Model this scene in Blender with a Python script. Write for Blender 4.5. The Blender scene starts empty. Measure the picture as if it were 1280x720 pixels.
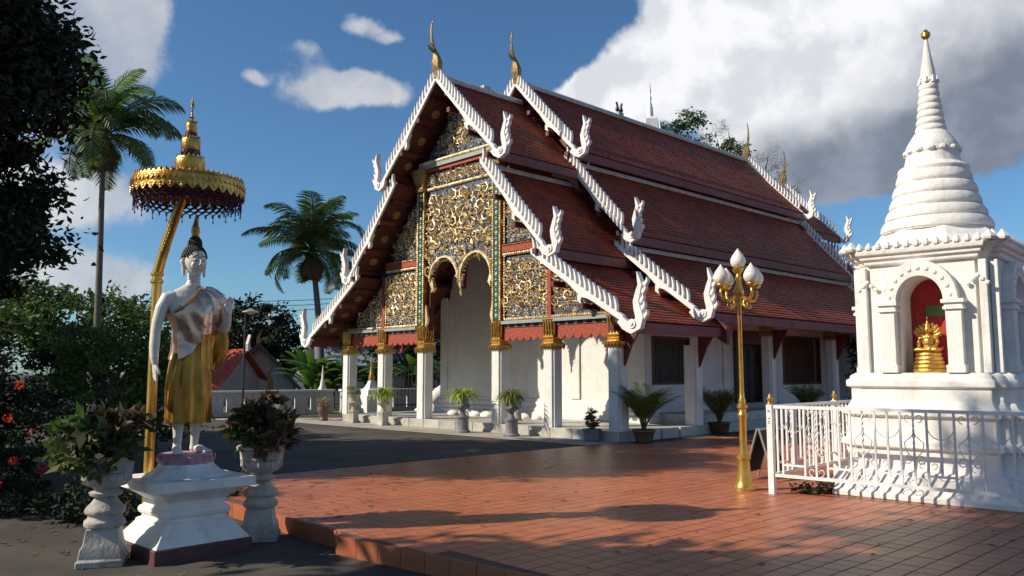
import bpy, math, random
import numpy as np
from mathutils import Vector, Matrix
random.seed(7); RNG = np.random.default_rng(7)
R = math.radians; PI = math.pi
sc = bpy.context.scene; COL = sc.collection
# ------------------------------------------------------------------ camera
cam = bpy.data.cameras.new('camera'); co = bpy.data.objects.new('camera', cam); COL.objects.link(co)
cam.lens = 28.69; cam.sensor_width = 36; cam.clip_end = 3000; cam.clip_start = .1
co.location = (0, 0, 1.6); co.rotation_euler = (R(90 + 5.93), 0, 0); sc.camera = co
sc.view_settings.view_transform = 'Standard'; sc.view_settings.look = 'None'
sc.view_settings.exposure = 0.28; sc.view_settings.gamma = 1
# ------------------------------------------------------------------ sun
SUN_AZ, SUN_EL = -103.5, 34.0      # azimuth from +Y towards +X, elevation
sl = bpy.data.lights.new('sun', 'SUN'); sl.energy = 4.6; sl.angle = R(.53); sl.color = (1, .88, .72)
so = bpy.data.objects.new('sun', sl); COL.objects.link(so)
sd = Vector((math.sin(R(SUN_AZ)) * math.cos(R(SUN_EL)), math.cos(R(SUN_AZ)) * math.cos(R(SUN_EL)), math.sin(R(SUN_EL))))
so.rotation_euler = sd.to_track_quat('Z', 'Y').to_euler(); so.location = (-30, -10, 30)
# ------------------------------------------------------------------ world: sky + clouds
w = bpy.data.worlds.new('World'); sc.world = w; w.use_nodes = True
NT = w.node_tree; NT.nodes.clear()
class G:
    """tiny node-expression helper"""
    def __init__(s, t): s.t = t
    def new(s, typ, **k):
        n = s.t.nodes.new(typ)
        for a, b in k.items(): setattr(n, a, b)
        return n
    def put(s, n, i, v):
        if v is None: return
        if isinstance(v, bpy.types.NodeSocket): s.t.links.new(v, n.inputs[i])
        else: n.inputs[i].default_value = v
    def m(s, op, a, b=None, c=None, clamp=False):
        n = s.new('ShaderNodeMath', operation=op, use_clamp=clamp)
        s.put(n, 0, a); s.put(n, 1, b); s.put(n, 2, c); return n.outputs[0]
    def noise(s, vec, scale, detail=6, rough=.55, dist=0):
        n = s.new('ShaderNodeTexNoise'); s.put(n, 'Vector', vec); n.inputs['Scale'].default_value = scale
        n.inputs['Detail'].default_value = detail; n.inputs['Roughness'].default_value = rough; n.inputs['Distortion'].default_value = dist
        return n.outputs[0]
    def smooth(s, v, a, b, lo=0., hi=1.):
        n = s.new('ShaderNodeMapRange', interpolation_type='SMOOTHSTEP'); s.put(n, 0, v)
        for i, x in enumerate((a, b, lo, hi)): s.put(n, i + 1, x)
        return n.outputs[0]
    def mix(s, f, a, b, mode='MIX'):
        n = s.new('ShaderNodeMix', data_type='RGBA', blend_type=mode); s.put(n, 0, f)
        s.put(n, 6, a if isinstance(a, bpy.types.NodeSocket) else (*a, 1)); s.put(n, 7, b if isinstance(b, bpy.types.NodeSocket) else (*b, 1))
        return n.outputs[2]
g = G(NT)
tc = g.new('ShaderNodeTexCoord'); D = tc.outputs['Generated']
sx = g.new('ShaderNodeSeparateXYZ'); g.put(sx, 0, D)
az = g.m('MULTIPLY', g.m('ARCTAN2', sx.outputs[0], sx.outputs[1]), 57.2958)
el = g.m('MULTIPLY', g.m('ARCSINE', g.m('MINIMUM', g.m('MAXIMUM', sx.outputs[2], -1), 1)), 57.2958)
n_big = g.noise(D, 5.5, 9, .6, .3); n_fin = g.noise(D, 16, 8, .65, .2)
wob = g.m('MULTIPLY', g.m('SUBTRACT', g.noise(D, 9, 4, .5), .5), 5.0)
azw = g.m('ADD', az, wob); elw = g.m('ADD', el, g.m('MULTIPLY', g.m('SUBTRACT', g.noise(D, 12, 4, .5), .5), 3.0))
def blob(a0, e0, wa, he, k=1.):
    x = g.m('MULTIPLY', g.m('SUBTRACT', azw, a0), 1 / wa); y = g.m('MULTIPLY', g.m('SUBTRACT', elw, e0), 1 / he)
    q = g.m('ADD', g.m('MULTIPLY', x, x), g.m('MULTIPLY', y, y))
    return g.m('MULTIPLY', g.m('EXPONENT', g.m('MULTIPLY', q, -1)), k)
def total(lst):
    t = None
    for b in lst:
        v = blob(*b); t = v if t is None else g.m('ADD', t, v)
    return t
small = [(-12.9, 18.9, 4.2, 1.35, .95), (-10.3, 19.7, 2.4, 1.1, .75), (-15.4, 21.2, 2.4, .9, .62), (-11.0, 23.9, 1.6, .9, .6), (-8.7, 23.2, 1.4, .8, .58), (-18.2, 19.4, .9, .6, .5),
         (-29, 22.5, 5.0, 3.2, 1.1), (-26.0, 20.5, 2.8, 2.6, .8), (-30, 16, 4.0, 2.2, .7), (-29.0, 11.0, 5.0, 2.1, 1.15), (-27.5, 5.8, 4.2, 2.0, 1.15), (-18, 3.5, 3.5, 1.3, .6), (-6, 3.5, 6, 1.5, .6)]
big = [(6.6, 18.6, 4.6, 2.2, 1.0), (9.3, 20.6, 3.0, 2.3, .8), (15.5, 22.6, 4.2, 4.0, 1.2), (22, 20.0, 8.5, 5.6, 1.5), (31, 21.5, 8.0, 5.2, 1.5), (22.0, 14.6, 6.6, 3.0, 1.2), (28.5, 14.0, 4.0, 1.8, .7),
       (20, 28.5, 9.0, 5.0, 1.3), (32, 30, 9, 6, 1.2), (42, 22, 8, 6, 1.2), (2.6, 17.6, 2.4, 1.0, .5)]
nn = g.m('ADD', g.m('MULTIPLY', g.m('SUBTRACT', n_big, .5), 1.15), g.m('MULTIPLY', g.m('SUBTRACT', n_fin, .5), .7))
S1 = total(small); S2 = g.m('MINIMUM', total(big), 1.25)
a1 = g.smooth(g.m('ADD', S1, nn), .36, .74); a2 = g.smooth(g.m('ADD', S2, g.m('MULTIPLY', nn, .75)), .38, .62)
outside = g.smooth(g.m('ABSOLUTE', az), 44, 60)
a3 = g.m('MULTIPLY', g.smooth(g.noise(D, 2.6, 9, .6, .4), .53, .68), outside)
alpha = g.m('MAXIMUM', g.m('MAXIMUM', g.m('MULTIPLY', a1, .86), a2), g.m('MULTIPLY', a3, .9))
dk = total([(24, 13.0, 9, 3.2, 1.3), (33, 15.5, 7, 4.0, 1.0), (43, 20, 8, 6, 1.), (28, 19.5, 8, 2.2, .4), (34, 25, 8, 3.5, .35)])
dark = g.smooth(g.m('ADD', dk, g.m('MULTIPLY', g.m('SUBTRACT', g.noise(D, 7, 7, .55, .2), .5), 1.5)), .08, 1.2)
ccol = g.mix(dark, (8.2, 8.3, 8.5), (1.75, 2.05, 2.65))
ofs = g.new('ShaderNodeVectorMath', operation='ADD'); g.put(ofs, 0, D); ofs.inputs[1].default_value = (-.028, -.004, .022)
rel = g.m('SUBTRACT', g.noise(ofs.outputs[0], 11, 6, .58, .2), g.noise(D, 11, 6, .58, .2))
rel = g.m('ADD', rel, g.m('MULTIPLY', g.m('SUBTRACT', g.noise(ofs.outputs[0], 5, 4, .5, .2), g.noise(D, 5, 4, .5, .2)), 1.6))
ccol = g.mix(g.smooth(rel, -.12, .22), ccol, g.mix(.45, ccol, (3.4, 3.8, 4.6)))
smallc = g.mix(g.smooth(n_big, .35, .65), (3.6, 4.0, 4.7), (6.4, 6.4, 6.5))
ccol = g.mix(g.m('GREATER_THAN', a2, .02), smallc, ccol)
sky = g.new('ShaderNodeTexSky', sky_type='NISHITA', sun_disc=False); sky.sun_elevation = R(SUN_EL); sky.sun_rotation = R(SUN_AZ)
sky.altitude = 300; sky.air_density = 1.0; sky.dust_density = .6; sky.ozone_density = 3.0
bgs = g.new('ShaderNodeBackground'); skc = g.mix(1.0, sky.outputs[0], (.90, 1.28, 1.50), 'MULTIPLY'); g.put(bgs, 0, g.mix(alpha, skc, g.mix(1.0, ccol, (1.55, 1.55, 1.55), 'MULTIPLY'))); bgs.inputs[1].default_value = .062
wo = g.new('ShaderNodeOutputWorld'); NT.links.new(bgs.outputs[0], wo.inputs[0])

# ------------------------------------------------------------------ materials
def mat(name, c1, c2=None, rough=.7, metal=0., scale=4., bump=.0, bscale=40., dirt=None, dscale=1.5, damt=.5, attr=False, objrnd=False, spec=.5, contrast=(.35, .65), stretch=None, emit=None, sss=0, trans=0, streak=0):
    m = bpy.data.materials.new(name); m.use_nodes = True; t = m.node_tree; g = G(t)
    p = t.nodes['Principled BSDF']; tc = g.new('ShaderNodeTexCoord'); v = tc.outputs['Object']
    if stretch:
        mp = g.new('ShaderNodeMapping'); g.put(mp, 0, v); mp.inputs['Scale'].default_value = stretch; v = mp.outputs[0]
    col = (*c1, 1)
    if c2 is not None:
        f = g.smooth(g.noise(v, scale, 6, .6), *contrast)
        if attr:
            a = g.new('ShaderNodeAttribute', attribute_name='rnd'); f = g.m('ADD', g.m('MULTIPLY', f, .45), g.m('MULTIPLY', a.outputs['Fac'], .6), clamp=True)
        if objrnd:
            a = g.new('ShaderNodeObjectInfo'); f = g.m('ADD', g.m('MULTIPLY', f, .45), g.m('MULTIPLY', a.outputs['Random'], .6), clamp=True)
        col = g.mix(f, c1, c2)
    if dirt is not None:
        f = g.m('MULTIPLY', g.smooth(g.noise(tc.outputs['Object'], dscale, 10, .68, .3), .5, .78), damt); col = g.mix(f, col if isinstance(col, bpy.types.NodeSocket) else c1, dirt)
    if streak:
        mp2 = g.new('ShaderNodeMapping'); g.put(mp2, 0, tc.outputs['Object']); mp2.inputs['Scale'].default_value = (9, 9, .9)
        f = g.m('MULTIPLY', g.smooth(g.noise(mp2.outputs[0], 1.0, 6, .6), .52, .75), streak); col = g.mix(f, col, (.30, .28, .25))
    g.put(p, 'Base Color', col); p.inputs['Roughness'].default_value = rough; p.inputs['Metallic'].default_value = metal
    p.inputs['Specular IOR Level'].default_value = spec
    if trans:
        p.inputs['Transmission Weight'].default_value = trans
    if bump:
        b = g.new('ShaderNodeBump'); b.inputs['Strength'].default_value = bump; b.inputs['Distance'].default_value = .02
        g.put(b, 'Height', g.noise(tc.outputs['Object'], bscale, 5, .6)); t.links.new(b.outputs[0], p.inputs['Normal'])
    return m
M = {}
M['plaster'] = mat('white_plaster', (.74, .73, .70), (.68, .67, .64), .75, bump=.35, bscale=9, streak=.22, dirt=(.36, .34, .31), dscale=1.6, damt=.35, scale=2)
M['limewash'] = mat('limewash', (.82, .80, .76), (.74, .72, .68), .8, bump=.5, bscale=14, streak=.30, dirt=(.38, .36, .33), dscale=2.6, damt=.42, scale=3)
M['white_paint'] = mat('white_board_paint', (.80, .79, .77), (.70, .69, .67), .55, bump=.2, bscale=20, dirt=(.35, .33, .31), dscale=3, damt=.3)
M['wall_grey'] = mat('aged_white_wall', (.55, .54, .52), (.45, .44, .42), .85, bump=.3, bscale=10, dirt=(.2, .19, .17), dscale=.8, damt=.5)
M['gold'] = mat('gold_leaf', (.66, .40, .11), (.44, .24, .05), .3, .82, scale=7, bump=.35, bscale=45)
M['gold_pale'] = mat('pale_gold_relief', (.92, .80, .54), (.66, .42, .12), .34, .4, contrast=(.42, .58), scale=9, bump=.4, bscale=60)
M['gold_dark'] = mat('weathered_gold_mosaic', (.45, .30, .09), (.22, .15, .07), .35, .6, scale=14, bump=.6, bscale=60)
M['brass'] = mat('brass_paint', (.66, .41, .10), (.5, .29, .06), .3, .75, scale=6, bump=.1, bscale=60)
M['red_wood'] = mat('dark_red_wood', (.13, .022, .016), (.085, .015, .012), .55, scale=6, bump=.2)
M['red_fascia'] = mat('faded_red_fascia', (.20, .065, .055), (.15, .04, .036), .6, scale=3, stretch=(1, .2, 1), bump=.2)
M['red_carve'] = mat('carved_red_panel', (.44, .075, .032), (.24, .035, .018), .6, scale=20, bump=1.0, bscale=45)
M['roof_tile'] = mat('glazed_roof_tile', (.32, .055, .020), (.14, .022, .010), .5, spec=.25, attr=True, scale=.9, dirt=(.10, .06, .04), dscale=.8, damt=.45, bump=.25, bscale=60, streak=0)
M['roof_base'] = mat('roof_board', (.10, .02, .015), (.07, .015, .012), .7)
M['flash'] = mat('cement_flashing', (.50, .50, .49), (.38, .38, .37), .7, dirt=(.2, .19, .18), damt=.5)
M['tile'] = mat('terracotta_tile', (.46, .158, .075), (.34, .105, .05), .40, spec=.35, objrnd=True, scale=1.2, dirt=(.15, .07, .05), dscale=1.1, damt=.5, bump=.25, bscale=10)
M['tile_far'] = mat('terracotta_tile_field', (.46, .158, .075), (.34, .105, .05), .40, spec=.35, attr=True, scale=1.2, dirt=(.15, .07, .05), dscale=.7, damt=.45, bump=.25, bscale=10)
M['grout'] = mat('tile_grout', (.17, .075, .05), (.12, .055, .04), .9)
M['asphalt'] = mat('worn_asphalt', (.075, .062, .050), (.045, .038, .032), .9, scale=.7, bump=.5, bscale=60, dirt=(.15, .13, .11), dscale=.5, damt=.6)
M['concrete'] = mat('pale_concrete', (.42, .38, .32), (.30, .27, .23), .9, scale=1.2, bump=.3, bscale=30, dirt=(.12, .11, .09), dscale=2, damt=.5)
M['stone'] = mat('urn_cement', (.50, .47, .42), (.36, .33, .30), .85, scale=6, bump=.5, bscale=30, dirt=(.06, .05, .045), dscale=4, damt=.75)
M['grass'] = mat('lawn', (.07, .11, .03), (.04, .07, .02), .9, scale=3, bump=.8, bscale=50)
M['bldg_stone'] = mat('step_marble', (.52, .49, .44), (.34, .33, .31), .45, objrnd=True, scale=4, dirt=(.16, .14, .12), dscale=3, damt=.5)
M['shade_grey_stone'] = mat('shade_grey_cement_pot', (.24, .24, .25), (.15, .15, .16), .8, scale=5, bump=.4, dirt=(.07, .07, .07), dscale=5, damt=.5)  # dark grey carries the shade on the urns by the arched bay
M['clay'] = mat('dark_clay_pot', (.16, .09, .06), (.09, .055, .04), .6, scale=5, bump=.3)
M['soil'] = mat('pot_soil', (.05, .035, .025), (.03, .02, .015), .95)
M['black'] = mat('dark_interior', (.018, .015, .014), (.03, .024, .02), .6)  # near-black colour that stands in for shade inside window and doorway
M['carved'] = mat('carved_brown_frame', (.16, .06, .03), (.07, .03, .018), .55, scale=25, bump=1., bscale=30)
M['skin'] = mat('white_enamel', (.74, .70, .63), (.70, .66, .59), .36, bump=.05, bscale=20, scale=3)
M['robe_gold'] = mat('gold_robe_paint', (.50, .25, .035), (.34, .15, .02), .32, .55, scale=3, bump=.25, bscale=12)
M['robe_rose'] = mat('rose_gold_robe', (.70, .50, .40), (.56, .36, .26), .27, .75, scale=3, bump=.4, bscale=5)
M['hair'] = mat('black_lacquer', (.012, .011, .014), None, .3)
M['pink'] = mat('pink_lotus_paint', (.52, .27, .34), (.42, .2, .26), .5, scale=8, bump=.2)
M['maroon'] = mat('maroon_plinth_paint', (.11, .04, .045), (.07, .03, .03), .6, scale=4, dirt=(.2, .16, .14), dscale=4, damt=.4)
M['lace'] = mat('purple_lace', (.035, .022, .09), (.09, .02, .06), .4, .3, scale=20)
M['green_inlay'] = mat('green_glass_inlay', (.012, .06, .03), (.02, .1, .05), .2, scale=20, bump=.3)
M['mirror'] = mat('white_mirror_glass', (.85, .83, .76), (.7, .75, .7), .15, .3, scale=20)
M['bluegrey'] = mat('bluegrey_mosaic_band', (.22, .26, .29), (.4, .42, .38), .35, scale=30, bump=.4)
M['niche_red'] = mat('red_niche_wall', (.42, .012, .02), (.34, .01, .016), .6, scale=4)
M['niche_green'] = mat('green_plaque_paint', (.05, .12, .05), (.1, .16, .06), .5)
M['globe'] = mat('frosted_lamp_glass', (.80, .77, .68), (.70, .67, .58), .3, scale=6, bump=.5, bscale=30)
M['iron'] = mat('dark_iron', (.03, .03, .032), None, .5, .3)
M['bar'] = mat('dull_window_bar', (.14, .12, .11), None, .6)
M['alu'] = mat('aluminium_frame', (.55, .54, .52), None, .4, .6)
M['board'] = mat('black_sign_board', (.02, .018, .017), (.035, .03, .028), .85, scale=3)
M['green_roof'] = mat('green_roof_tile', (.06, .09, .06), (.04, .06, .045), .6, scale=8)
M['orange_roof'] = mat('orange_red_roof_tile', (.50, .075, .03), (.38, .05, .025), .6, scale=8, bump=.5)
M['blue_roof'] = mat('pale_blue_metal_roof', (.25, .32, .42), (.2, .26, .36), .5, scale=8)
M['trunk'] = mat('tree_bark', (.12, .09, .065), (.06, .045, .035), .9, scale=8, bump=.8, bscale=20, stretch=(1, 1, .25))
M['palm_trunk'] = mat('palm_bark', (.19, .16, .13), (.10, .085, .07), .9, scale=10, bump=.8, bscale=15, stretch=(.3, .3, 3))
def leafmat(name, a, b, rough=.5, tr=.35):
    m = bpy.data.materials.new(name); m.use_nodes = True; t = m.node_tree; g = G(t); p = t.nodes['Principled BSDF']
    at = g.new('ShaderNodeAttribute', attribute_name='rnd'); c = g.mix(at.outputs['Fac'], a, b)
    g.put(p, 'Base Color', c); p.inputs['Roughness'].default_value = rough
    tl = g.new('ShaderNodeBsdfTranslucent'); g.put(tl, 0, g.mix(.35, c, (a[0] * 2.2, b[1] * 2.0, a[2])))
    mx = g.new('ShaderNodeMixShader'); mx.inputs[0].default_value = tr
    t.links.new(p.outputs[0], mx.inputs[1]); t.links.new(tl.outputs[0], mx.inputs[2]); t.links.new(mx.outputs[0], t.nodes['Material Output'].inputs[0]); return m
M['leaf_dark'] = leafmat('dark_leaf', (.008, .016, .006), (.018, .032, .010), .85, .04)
M['leaf_mid'] = leafmat('green_leaf', (.035, .062, .016), (.085, .12, .03), .55)
M['leaf_shrub'] = leafmat('shrub_leaf', (.03, .065, .015), (.15, .21, .04), .45)
M['leaf_red'] = leafmat('red_flower', (.55, .02, .012), (.75, .06, .02), .6)
M['leaf_palm'] = leafmat('palm_leaflet', (.045, .07, .02), (.15, .16, .05), .45, .45)
M['leaf_dry'] = leafmat('dry_frond', (.15, .11, .06), (.22, .17, .09), .7)
M['leaf_yellow'] = leafmat('spider_plant_blade', (.16, .22, .03), (.50, .50, .10), .45)
M['leaf_fern'] = leafmat('areca_leaflet', (.07, .085, .018), (.24, .22, .05), .45)
M['leaf_banana'] = leafmat('banana_leaf', (.035, .075, .014), (.12, .17, .035), .45, .4)
M['leaf_croton'] = leafmat('mottled_croton_leaf', (.025, .038, .013), (.16, .15, .055), .6, .3)
M['leaf_crred'] = leafmat('reddish_croton_leaf', (.035, .03, .014), (.12, .06, .028), .6, .2)
M['leaf_sage'] = leafmat('sage_foliage', (.16, .2, .08), (.3, .33, .15), .6)
M['leaf_tan'] = leafmat('tan_foliage', (.26, .2, .1), (.42, .34, .2), .7)
M['leaf_pink'] = leafmat('dusky_pink_foliage', (.12, .07, .06), (.24, .16, .13), .7)
M['leaf_grey'] = leafmat('dry_grey_twig', (.17, .15, .12), (.3, .27, .22), .8)
def mosaic():
    m = bpy.data.materials.new('blue_glass_mosaic'); m.use_nodes = True; t = m.node_tree; g = G(t); p = t.nodes['Principled BSDF']
    tc = g.new('ShaderNodeTexCoord'); v = g.new('ShaderNodeTexVoronoi'); g.put(v, 'Vector', tc.outputs['Object']); v.inputs['Scale'].default_value = 34
    cr = g.new('ShaderNodeValToRGB'); g.put(cr, 0, v.outputs['Color'])
    e = cr.color_ramp.elements; e[0].position = .1; e[0].color = (.015, .025, .09, 1); e[1].position = .9; e[1].color = (.42, .42, .38, 1)
    for q, c in ((.35, (.04, .09, .22, 1)), (.5, (.02, .10, .11, 1)), (.62, (.16, .19, .21, 1)), (.75, (.08, .07, .2, 1))):
        x = e.new(q); x.color = c
    t.links.new(cr.outputs[0], p.inputs['Base Color']); p.inputs['Roughness'].default_value = .25; p.inputs['Metallic'].default_value = .2
    b = g.new('ShaderNodeBump'); b.inputs['Strength'].default_value = .6; b.inputs['Distance'].default_value = .01; g.put(b, 'Height', v.outputs['Distance']); t.links.new(b.outputs[0], p.inputs['Normal'])
    return m
M['mosaic'] = mosaic()

# ------------------------------------------------------------------ mesh helpers
class MB:
    def __init__(s): s.v = []; s.f = []; s.r = []
    def add(s, vs, fs, r=None):
        o = len(s.v); s.v += [tuple(p) for p in vs]; s.f += [tuple(i + o for i in f) for f in fs]
        s.r += [random.random() if r is None else r] * len(fs); return s
    def box(s, x0, x1, y0, y1, z0, z1, rot=0, c=None):
        vs = [(x, y, z) for z in (z0, z1) for x, y in ((x0, y0), (x1, y0), (x1, y1), (x0, y1))]
        if rot:
            cx, cy = c or ((x0 + x1) / 2, (y0 + y1) / 2); ca, sa = math.cos(rot), math.sin(rot)
            vs = [(cx + (x - cx) * ca - (y - cy) * sa, cy + (x - cx) * sa + (y - cy) * ca, z) for x, y, z in vs]
        return s.add(vs, [(3, 2, 1, 0), (4, 5, 6, 7), (0, 1, 5, 4), (1, 2, 6, 5), (2, 3, 7, 6), (3, 0, 4, 7)])
    def prism(s, poly, a, b, ax='x'):
        """2-D polygon extruded along an axis: x -> (y,z) poly, y -> (x,z), z -> (x,y)"""
        P = {'x': lambda p, q: (q, p[0], p[1]), 'y': lambda p, q: (p[0], q, p[1]), 'z': lambda p, q: (p[0], p[1], q)}[ax]
        n = len(poly); vs = [P(p, a) for p in poly] + [P(p, b) for p in poly]
        return s.add(vs, [tuple(range(n)), tuple(range(2 * n - 1, n - 1, -1))] + [(i, n + i, n + (i + 1) % n, (i + 1) % n) for i in range(n)])
    def lathe(s, prof, seg=20, cx=0, cy=0, z0=0, sxx=1, syy=1, rot=0):
        vs = []
        for r, z in prof:
            for i in range(seg):
                a = 2 * PI * i / seg + rot; vs.append((cx + r * sxx * math.cos(a), cy + r * syy * math.sin(a), z0 + z))
        fs = [(j * seg + i, j * seg + (i + 1) % seg, (j + 1) * seg + (i + 1) % seg, (j + 1) * seg + i) for j in range(len(prof) - 1) for i in range(seg)]
        fs += [tuple(range(seg - 1, -1, -1)), tuple(range((len(prof) - 1) * seg, len(prof) * seg))]
        return s.add(vs, fs)
    def tube(s, pts, rad, seg=8, flat=1., up=None):
        pts = [Vector(p) for p in pts]; n = len(pts); rad = rad if hasattr(rad, '__len__') else [rad] * n
        vs = []; ref = Vector(up) if up else None; prev = None
        for i, p in enumerate(pts):
            d = (pts[min(i + 1, n - 1)] - pts[max(i - 1, 0)]).normalized()
            if ref is None:
                q = prev if prev is not None else (Vector((0, 0, 1)) if abs(d.z) < .9 else Vector((1, 0, 0)))
            else: q = ref
            a = d.cross(q)
            if a.length < 1e-5: a = d.orthogonal()
            a.normalize(); b = a.cross(d).normalized()
            if ref is None: prev = b
            for k in range(seg):
                t = 2 * PI * k / seg; vs.append(p + a * math.cos(t) * rad[i] + b * math.sin(t) * rad[i] * flat)
        fs = [(j * seg + i, j * seg + (i + 1) % seg, (j + 1) * seg + (i + 1) % seg, (j + 1) * seg + i) for j in range(n - 1) for i in range(seg)]
        fs += [tuple(range(seg - 1, -1, -1)), tuple(range((n - 1) * seg, n * seg))]
        return s.add(vs, fs)
    def ell(s, c, r, nu=14, nv=9, M3=None):
        vs = [];
        for j in range(nv + 1):
            th = PI * (j + .001) / (nv + .002)
            for i in range(nu):
                ph = 2 * PI * i / nu; p = Vector((r[0] * math.sin(th) * math.cos(ph), r[1] * math.sin(th) * math.sin(ph), r[2] * math.cos(th)))
                if M3 is not None: p = M3 @ p
                vs.append(p + Vector(c))
        fs = [(j * nu + i, (j + 1) * nu + i, (j + 1) * nu + (i + 1) % nu, j * nu + (i + 1) % nu) for j in range(nv) for i in range(nu)]
        fs += [tuple(range(nu)), tuple(range((nv + 1) * nu - 1, nv * nu - 1, -1))]
        return s.add(vs, fs)
    def loft(s, secs, cap=True):
        n = len(secs[0]); vs = [p for q in secs for p in q]
        fs = [(j * n + i, j * n + (i + 1) % n, (j + 1) * n + (i + 1) % n, (j + 1) * n + i) for j in range(len(secs) - 1) for i in range(n)]
        if cap: fs += [tuple(range(n - 1, -1, -1)), tuple(range((len(secs) - 1) * n, len(secs) * n))]
        return s.add(vs, fs)
    def ribbon(s, pts, wid, a, b, ax='x'):
        """flat band following 2-D points with widths, extruded a..b"""
        n = len(pts); L = []; Rr = []
        for i, p in enumerate(pts):
            q0 = pts[max(i - 1, 0)]; q1 = pts[min(i + 1, n - 1)]; dx, dy = q1[0] - q0[0], q1[1] - q0[1]; l = math.hypot(dx, dy) or 1
            L.append((p[0] - dy / l * wid[i], p[1] + dx / l * wid[i])); Rr.append((p[0] + dy / l * wid[i], p[1] - dx / l * wid[i]))
        P = {'x': lambda p, q: (q, p[0], p[1]), 'y': lambda p, q: (p[0], q, p[1])}[ax]
        vs = []
        for i in range(n): vs += [P(L[i], a), P(Rr[i], a), P(Rr[i], b), P(L[i], b)]
        fs = [(4 * i + k, 4 * i + (k + 1) % 4, 4 * i + 4 + (k + 1) % 4, 4 * i + 4 + k) for i in range(n - 1) for k in range(4)]
        fs += [(3, 2, 1, 0), tuple(4 * (n - 1) + k for k in range(4))]
        return s.add(vs, fs)
    def fill(s, x0, x1, bot, top, a, b, n=20, ax='x'):
        """closed slab between curves bot(x) and top(x), thickness a..b"""
        P = {'x': lambda p, q, z: (z, p, q), 'y': lambda p, q, z: (p, z, q)}[ax]
        vs = []; fs = []; m = 0
        xs = [x0 + (x1 - x0) * i / n for i in range(n + 1)]; run = []
        def flush():
            nonlocal vs
            if len(run) > 1:
                v = []
                for x, p, q in run: v += [P(x, p, a), P(x, q, a), P(x, q, b), P(x, p, b)]
                k = len(run); f = [(4 * i + j, 4 * i + (j + 1) % 4, 4 * i + 4 + (j + 1) % 4, 4 * i + 4 + j) for i in range(k - 1) for j in range(4)]
                f += [(3, 2, 1, 0), tuple(4 * (k - 1) + j for j in range(4))]; s.add(v, f)
            run.clear()
        for x in xs:
            p, q = bot(x), top(x)
            if q - p > .003: run.append((x, p, q))
            else: flush()
        flush(); return s
    def mesh(s, name):
        me = bpy.data.meshes.new(name); me.from_pydata(s.v, [], s.f)
        at = me.attributes.new('rnd', 'FLOAT', 'FACE'); at.data.foreach_set('value', s.r); me.update(); return me
    def obj(s, name, m, parent=None, smooth=False, bevel=0, fix=True, **tags):
        me = s.mesh(name)
        if fix:
            import bmesh
            b = bmesh.new(); b.from_mesh(me); bmesh.ops.recalc_face_normals(b, faces=b.faces); b.to_mesh(me); b.free()
        me.materials.append(M[m] if isinstance(m, str) else m)
        if smooth:
            me.polygons.foreach_set('use_smooth', [True] * len(me.polygons)); me.set_sharp_from_angle(angle=R(38))
        return link(me, name, parent, bevel, **tags)
def link(me, name, parent=None, bevel=0, **tags):
    o = bpy.data.objects.new(name, me); COL.objects.link(o)
    if parent: o.parent = parent
    if bevel:
        b = o.modifiers.new('bevel', 'BEVEL'); b.width = bevel; b.segments = 2; b.limit_method = 'ANGLE'; b.angle_limit = R(40)
    for k, v in tags.items(): o[{'cat': 'category'}.get(k, k)] = v
    return o
def thing(name, loc, rot=0, label='', cat='', group=None, kind=None):
    o = bpy.data.objects.new(name, None); COL.objects.link(o); o.location = loc; o.rotation_euler = (0, 0, rot); o.empty_display_size = .2
    if kind: o['kind'] = kind
    else: o['label'] = label; o['category'] = cat
    if group: o['group'] = group
    return o
def dup(root, loc=None, rot=None, label=None, scale=None):
    r = root.copy(); COL.objects.link(r)
    if loc is not None: r.location = loc
    if rot is not None: r.rotation_euler = (0, 0, rot)
    if label: r['label'] = label
    if scale: r.scale = (scale,) * 3
    for c in list(root.children):
        q = c.copy(); COL.objects.link(q); q.parent = r
        for d in list(c.children):
            z = d.copy(); COL.objects.link(z); z.parent = q
    return r
def array_mesh(name, V, F, rnd, m):
    """fast mesh from numpy: V (n,3), F (k,4) quads"""
    me = bpy.data.meshes.new(name); me.vertices.add(len(V)); me.vertices.foreach_set('co', V.astype(np.float32).ravel())
    k = F.shape[1]; me.loops.add(F.size); me.loops.foreach_set('vertex_index', F.astype(np.int32).ravel())
    me.polygons.add(len(F)); me.polygons.foreach_set('loop_start', np.arange(0, F.size, k, dtype=np.int32))
    at = me.attributes.new('rnd', 'FLOAT', 'FACE'); at.data.foreach_set('value', np.asarray(rnd, dtype=np.float32))
    me.materials.append(M[m] if isinstance(m, str) else m); me.update(calc_edges=True); return me
def leaf_quads(P, size, aspect=.45, up=.3, droop=None):
    """rhombic folded leaves at points P"""
    n = len(P); d = RNG.normal(size=(n, 3)); d[:, 2] = d[:, 2] * .7 + up
    if droop is not None: d += droop
    d /= np.linalg.norm(d, axis=1)[:, None]
    q = RNG.normal(size=(n, 3)); s = np.cross(d, q); s /= np.linalg.norm(s, axis=1)[:, None]
    nn_ = np.cross(d, s); L = size * RNG.uniform(.6, 1.3, n)[:, None]
    V = np.stack([P, P + d * L * .45 + s * L * aspect * .5 + nn_ * L * .06, P + d * L - nn_ * L * .08, P + d * L * .45 - s * L * aspect * .5 + nn_ * L * .06], 1).reshape(-1, 3)
    return V, np.arange(4 * n).reshape(-1, 4)
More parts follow.
